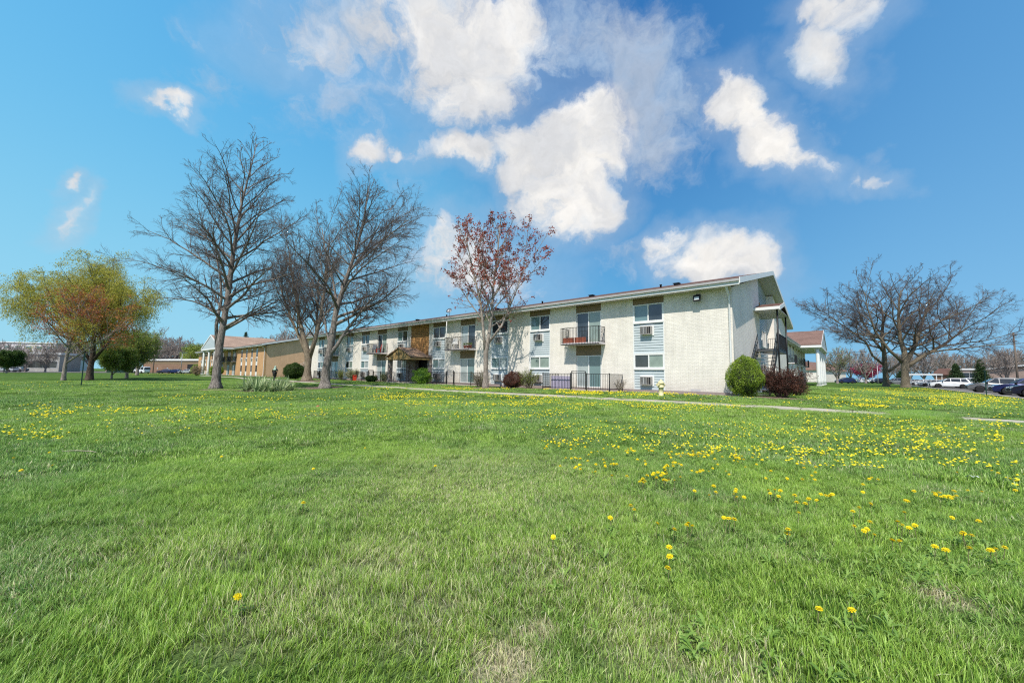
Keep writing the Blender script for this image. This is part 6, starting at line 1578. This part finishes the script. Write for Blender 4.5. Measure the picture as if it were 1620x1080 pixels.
def tiles(step, d0, d1, ids, keep):
    n = int(d1/step)+2
    for iy in range(-3, n):
        for ix in range(-int(n*1.7), int(n*1.7)+1):
            x, y = ix*step+rng.uniform(-.1, .1)*step, iy*step+rng.uniform(-.1, .1)*step; d = math.hypot(x, y)
            if d < d0 or d >= d1 or abs(x) > 1.62*y+2.6 or y < -.2: continue
            if not okpt(Vector((x, y, 0)), keep): continue
            z = ground_z(x, y); e = .3; nx_ = (ground_z(x+e, y)-ground_z(x-e, y))/(2*e); ny_ = (ground_z(x, y+e)-ground_z(x, y-e))/(2*e)
            k = 1+.55*mnoise.noise(Vector((x*.55, y*.55, 2)))+.35*mnoise.noise(Vector((x*1.9, y*1.9, 7)))
            k = min(1.7, max(.5, k)); r = rng.choice((0, 1, 2, 3))*PI/2+rng.uniform(-.3, .3)
            dry = max([0]+[kk*(1-math.hypot(x-a, y-b_)/(c*2)) for a, b_, c, kk in DRY]); k *= 1-.35*dry
            # tilt with the ground: rotation applied after spin, expressed in the spun frame
            cx, sx_ = math.cos(r), math.sin(r); gx = nx_*cx+ny_*sx_; gy = -nx_*sx_+ny_*cx
            Rm = Matrix.Rotation(r, 3, 'Z') @ Matrix.Rotation(math.atan(gy), 3, 'X') @ Matrix.Rotation(-math.atan(gx), 3, 'Y'); e_ = Rm.to_euler()
            pts.append((x, y, z-.004)); rots.append(tuple(e_)); scl.append((1, 1, k)); idx.append(rng.choice(ids))
tiles(.47, 0, 7.5, range(0, 5), .46); tiles(1.0, 7.2, 19, range(5, 9), .85); tiles(2.1, 18.4, 62, range(9, 12), 1.35)
# narrow rows of small tiles along the path edges where the big ones stay clear
for a in PATHL:
    for sg in (-1, 1):
        for _ in range(1):
            d = V*sg; q_ = G(a+d*rng.uniform(.66, .85)); 
            if q_.length < 45 and okpt(q_, .5): pts.append((q_.x, q_.y, q_.z-.004)); rots.append((0, 0, rng.uniform(0, 6))); scl.append((1, 1, rng.uniform(.8, 1.3))); idx.append(rng.randrange(5))
            q_ = G(a+d*rng.uniform(1.2, 1.5))
            if q_.length < 45 and okpt(q_, .9): pts.append((q_.x, q_.y, q_.z-.004)); rots.append((0, 0, rng.uniform(0, 6))); scl.append((1, 1, rng.uniform(.8, 1.4))); idx.append(rng.randrange(5))
for px in range(1434, 1478, 5):                      # long grass grown over the path edge
    for py in (654, 656.5, 659, 661.5):
        q_ = hit(px+rng.uniform(-4, 4), py+(px-1440)*.055); pts.append((q_.x, q_.y, q_.z-.004)); rots.append((0, 0, rng.uniform(0, 6))); scl.append((1, 1, rng.uniform(1.5, 2.3))); idx.append(rng.randrange(5))
print('grass tiles', len(pts), 'dandelions', len(allp), 'weeds', len(wp))
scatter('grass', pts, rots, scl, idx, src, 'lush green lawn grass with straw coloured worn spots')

# ------------------------------------------------------------------ sky and sun
N = NT('World', world=True); w = N.m; sc.world = w
to_sun = (-V-U*.34).normalized(); ELEV = math.radians(52)
az_sun = math.atan2(to_sun.x, to_sun.y)
sky = N.n('ShaderNodeTexSky'); sky.sky_type = 'NISHITA'; sky.sun_disc = False; sky.sun_elevation = ELEV; sky.sun_rotation = az_sun; sky.air_density = 1.0; sky.dust_density = .6; sky.ozone_density = 2.5
tc = N.n('ShaderNodeTexCoord'); d0 = tc.outputs['Generated']
sx = N.n('ShaderNodeSeparateXYZ'); N.set(sx.inputs[0], d0)
# colour the clear sky: cyan towards the left and the horizon, deep azure overhead and right of centre
el = sx.outputs[2]; BG = .12
def lin(c): return tuple((x/255/12.92 if x <= 10 else ((x/255+.055)/1.055)**2.4)/BG for x in c)
AN = [((20, 20), (104, 188, 243)), ((305, 225), (98, 194, 241)), ((120, 400), (135, 216, 246)), ((0, 560), (172, 222, 238)), ((350, 570), (160, 214, 236)), ((430, 80), (78, 160, 226)), ((700, 480), (125, 205, 238)), ((1000, 60), (42, 110, 182)), ((1130, 120), (46, 114, 184)), ((1200, 340), (76, 149, 211)), ((850, 420), (80, 160, 220)),
      ((1400, 120), (72, 144, 208)), ((1607, 20), (99, 168, 223)), ((1550, 330), (114, 182, 233)), ((1480, 560), (150, 206, 236)), ((1150, 560), (110, 190, 230))]
num = None; den = None
for (px, py), c in AN:
    d_ = N.vmath('DOT_PRODUCT', d0, tuple(ray(px, py).normalized()))
    wgt = N.math('EXPONENT', N.math('MULTIPLY', N.math('SUBTRACT', d_, 1.0), 22.0))
    cv = N.vmath('SCALE', lin(c), wgt)
    num = cv if num is None else N.vmath('ADD', num, cv); den = wgt if den is None else N.math('ADD', den, wgt)
anch = N.vmath('SCALE', num, N.math('DIVIDE', 1.0, N.math('MAXIMUM', den, 1e-9)))
known = N.mr(den, .02, .3, 0, .92, True)                 # away from the pictured part the physical sky takes over
skyc = N.mix(known, N.mix(1.0, sky.outputs[0], (1.0, 1.15, 1.25), 'MULTIPLY'), anch)
# clouds: each is a soft blob round a direction, torn by noise
n1 = N.n('ShaderNodeTexNoise'); N.set(n1.inputs['Vector'], d0); n1.inputs['Scale'].default_value = 3.6; n1.inputs['Detail'].default_value = 9; n1.inputs['Roughness'].default_value = .56
n1c = N.vmath('SUBTRACT', n1.outputs['Color'], (.5, .5, .5))
dw = N.vmath('ADD', d0, N.vmath('SCALE', n1c, .27))
n5 = N.n('ShaderNodeTexNoise'); N.set(n5.inputs['Vector'], d0); n5.inputs['Scale'].default_value = 13; n5.inputs['Detail'].default_value = 6
dw = N.vmath('ADD', dw, N.vmath('SCALE', N.vmath('SUBTRACT', n5.outputs['Color'], (.5, .5, .5)), .07))
def blob_field(blobs):
    acc = None
    for px, py, rx, ry, rot, st_ in blobs:
        c = ray(px, py).normalized(); e = 4.0
        ca, sa = math.cos(math.radians(rot)), math.sin(math.radians(rot))
        t1 = (ray(px+ca*rx, py+sa*rx).normalized()-c); t2 = (ray(px-sa*ry, py+ca*ry).normalized()-c)
        t1 -= c*t1.dot(c); t2 -= c*t2.dot(c)
        # reciprocal vectors in the tangent plane
        nrm = t1.cross(t2); g1 = t2.cross(nrm)/nrm.length_squared; g2 = nrm.cross(t1)/nrm.length_squared
        dd = N.vmath('SUBTRACT', dw, tuple(c))
        a = N.vmath('DOT_PRODUCT', dd, tuple(g1)); b_ = N.vmath('DOT_PRODUCT', dd, tuple(g2))
        r2 = N.math('ADD', N.math('MULTIPLY', a, a), N.math('MULTIPLY', b_, b_))
        v = N.math('MULTIPLY', N.math('SUBTRACT', 1.0, r2), st_)
        acc = v if acc is None else N.math('SMOOTH_MAX', acc, v, .25) if False else (v if acc is None else N.math('MAXIMUM', acc, v))
    return acc
PUFF = [(740, 60, 150, 100, 10, 1.0), (720, 140, 110, 75, 10, 1.), (640, 40, 130, 55, 0, .9), (560, 60, 110, 50, 0, .6), (500, 40, 90, 50, 0, .55), (795, 40, 60, 90, 0, .9),
        (915, 220, 85, 85, 0, 1.3), (905, 300, 75, 85, 0, 1.3), (850, 250, 70, 60, 10, 1.1), (740, 258, 95, 35, 5, .9), (940, 180, 70, 50, 0, 1.), (575, 246, 42, 28, 0, .9), (636, 248, 14, 11, 0, .6),
        (1175, 165, 68, 60, 35, 1.2), (1230, 225, 75, 55, 40, 1.2), (1150, 135, 40, 35, 0, .8), (1310, 258, 48, 26, 20, .75), (1205, 192, 62, 50, 38, 1.2), (1265, 240, 50, 34, 30, .9),
        (1140, 415, 110, 55, 10, 1.3), (1060, 385, 42, 30, 0, .9), (1190, 430, 65, 60, 20, 1.1), (740, 430, 110, 60, 0, .75), (690, 400, 50, 45, 0, .8), (790, 450, 90, 60, 0, .7),
        (1320, 75, 62, 52, 20, .85), (1300, 15, 62, 32, 0, .8), (1345, 25, 50, 32, 0, .6), (1430, 262, 28, 17, 0, .55), (1385, 268, 24, 15, 0, .45),
        (272, 160, 56, 20, 5, 1.0), (65, 255, 32, 17, 0, .7), (105, 280, 28, 14, -15, .5), (88, 310, 26, 36, 20, .42)]
VEIL = [(1000, 110, 130, 110, 20, 1.0), (1010, 190, 130, 100, 30, 1.0), (950, 60, 110, 90, 0, .95), (1070, 170, 110, 90, 20, .8), (890, 30, 110, 70, 0, .7), (1030, 250, 80, 60, 0, .75), (530, 150, 150, 60, 20, .45), (480, 190, 110, 45, 30, .42), (350, 130, 90, 40, 0, .35),
        (620, 130, 100, 80, 20, .5), (400, 40, 90, 50, 10, .35), (1090, 80, 60, 60, 0, .6), (1000, 30, 100, 60, 0, .7), (660, 330, 60, 60, 0, .3), (1280, 190, 90, 50, 40, .35), (1000, 400, 70, 40, 0, .35), (1180, 470, 120, 50, 10, .5), (1330, 60, 80, 70, 0, .35), (100, 310, 40, 50, 0, .3)]
GREY = [(600, 60, 90, 60, 10, 1.), (670, 130, 60, 60, 20, .9), (530, 60, 70, 40, 0, .8), (830, 310, 40, 70, 0, .8), (870, 380, 50, 30, 0, .7), (690, 275, 60, 22, 5, .8), (1190, 240, 45, 40, 40, .7), (1130, 160, 25, 40, 0, .6), (1160, 465, 110, 30, 0, 1.), (700, 440, 70, 50, 0, .7), (790, 470, 70, 40, 0, .6), (1320, 95, 40, 30, 20, .5)]
gf = blob_field(GREY); pf = blob_field(PUFF); vf = blob_field(VEIL)
n2 = N.n('ShaderNodeTexNoise'); N.set(n2.inputs['Vector'], dw); n2.inputs['Scale'].default_value = 7.5; n2.inputs['Detail'].default_value = 10; n2.inputs['Roughness'].default_value = .66
nn = N.math('SUBTRACT', n2.outputs[0], .5)
pa = N.mr(N.math('ADD', pf, N.math('MULTIPLY', nn, 3.4)), -.25, .95, 0, 1, True)
va = N.mr(N.math('ADD', vf, N.math('MULTIPLY', nn, 2.6)), -.05, 1.1, 0, .8, True)
halo = N.mr(N.math('ADD', pf, N.math('MULTIPLY', nn, 1.2)), -2.2, .3, 0, .30, True)
alpha = N.math('MAXIMUM', N.math('MAXIMUM', pa, va), halo)
# light and shade inside the clouds: lit cream tops, blue grey hollows
n3 = N.n('ShaderNodeTexNoise'); N.set(n3.inputs['Vector'], N.vmath('ADD', dw, (.0, .0, .035))); n3.inputs['Scale'].default_value = 5.5; n3.inputs['Detail'].default_value = 7; n3.inputs['Roughness'].default_value = .55
core = N.mr(N.math('ADD', pf, N.math('MULTIPLY', N.math('SUBTRACT', n3.outputs[0], .5), 2.4)), .0, .95, 0, 1, True)
ccol = N.mix(core, lin((176, 200, 226)), lin((255, 252, 247)))
greyn = N.math('MAXIMUM', N.mr(N.math('ADD', gf, N.math('MULTIPLY', N.math('SUBTRACT', n3.outputs[0], .5), 2.2)), -.1, 1.0, 0, .74, True), N.mr(N.math('ADD', N.math('MULTIPLY', n3.outputs[0], .8), N.math('MULTIPLY', n2.outputs[0], .3)), .47, .66, 0, .6, True))
ccol = N.mix(N.math('MULTIPLY', greyn, 1.0), ccol, lin((196, 202, 212)))
n4 = N.n('ShaderNodeTexNoise'); N.set(n4.inputs['Vector'], N.vmath('ADD', dw, (-.006, -.01, .02))); n4.inputs['Scale'].default_value = 7.5; n4.inputs['Detail'].default_value = 10; n4.inputs['Roughness'].default_value = .66
relief = N.mr(N.math('SUBTRACT', n2.outputs[0], n4.outputs[0]), -.12, .12, .90, 1.05)
ccol = N.vmath('SCALE', ccol, relief)
final = N.mix(alpha, skyc, ccol)
up = N.mr(el, -.02, .0, 0, 1)
final = N.mix(up, (1.0, 1.4, .6), final)
bg = N.n('ShaderNodeBackground'); N.set(bg.inputs[0], final); bg.inputs[1].default_value = BG
wo = N.nt.nodes.new('ShaderNodeOutputWorld'); N.nt.links.new(bg.outputs[0], wo.inputs[0])
w.cycles.sampling_method = 'MANUAL'; w.cycles.sample_map_resolution = 512
ld = bpy.data.lights.new('sun', 'SUN'); ld.energy = 5.0; ld.angle = math.radians(.53); ld.color = (1.0, .94, .84)
lo = bpy.data.objects.new('sun', ld); col.objects.link(lo)
sd_ = Vector((to_sun.x*math.cos(ELEV), to_sun.y*math.cos(ELEV), math.sin(ELEV)))
lo.rotation_euler = sd_.to_track_quat('Z', 'Y').to_euler(); lo.location = (0, -20, 40)
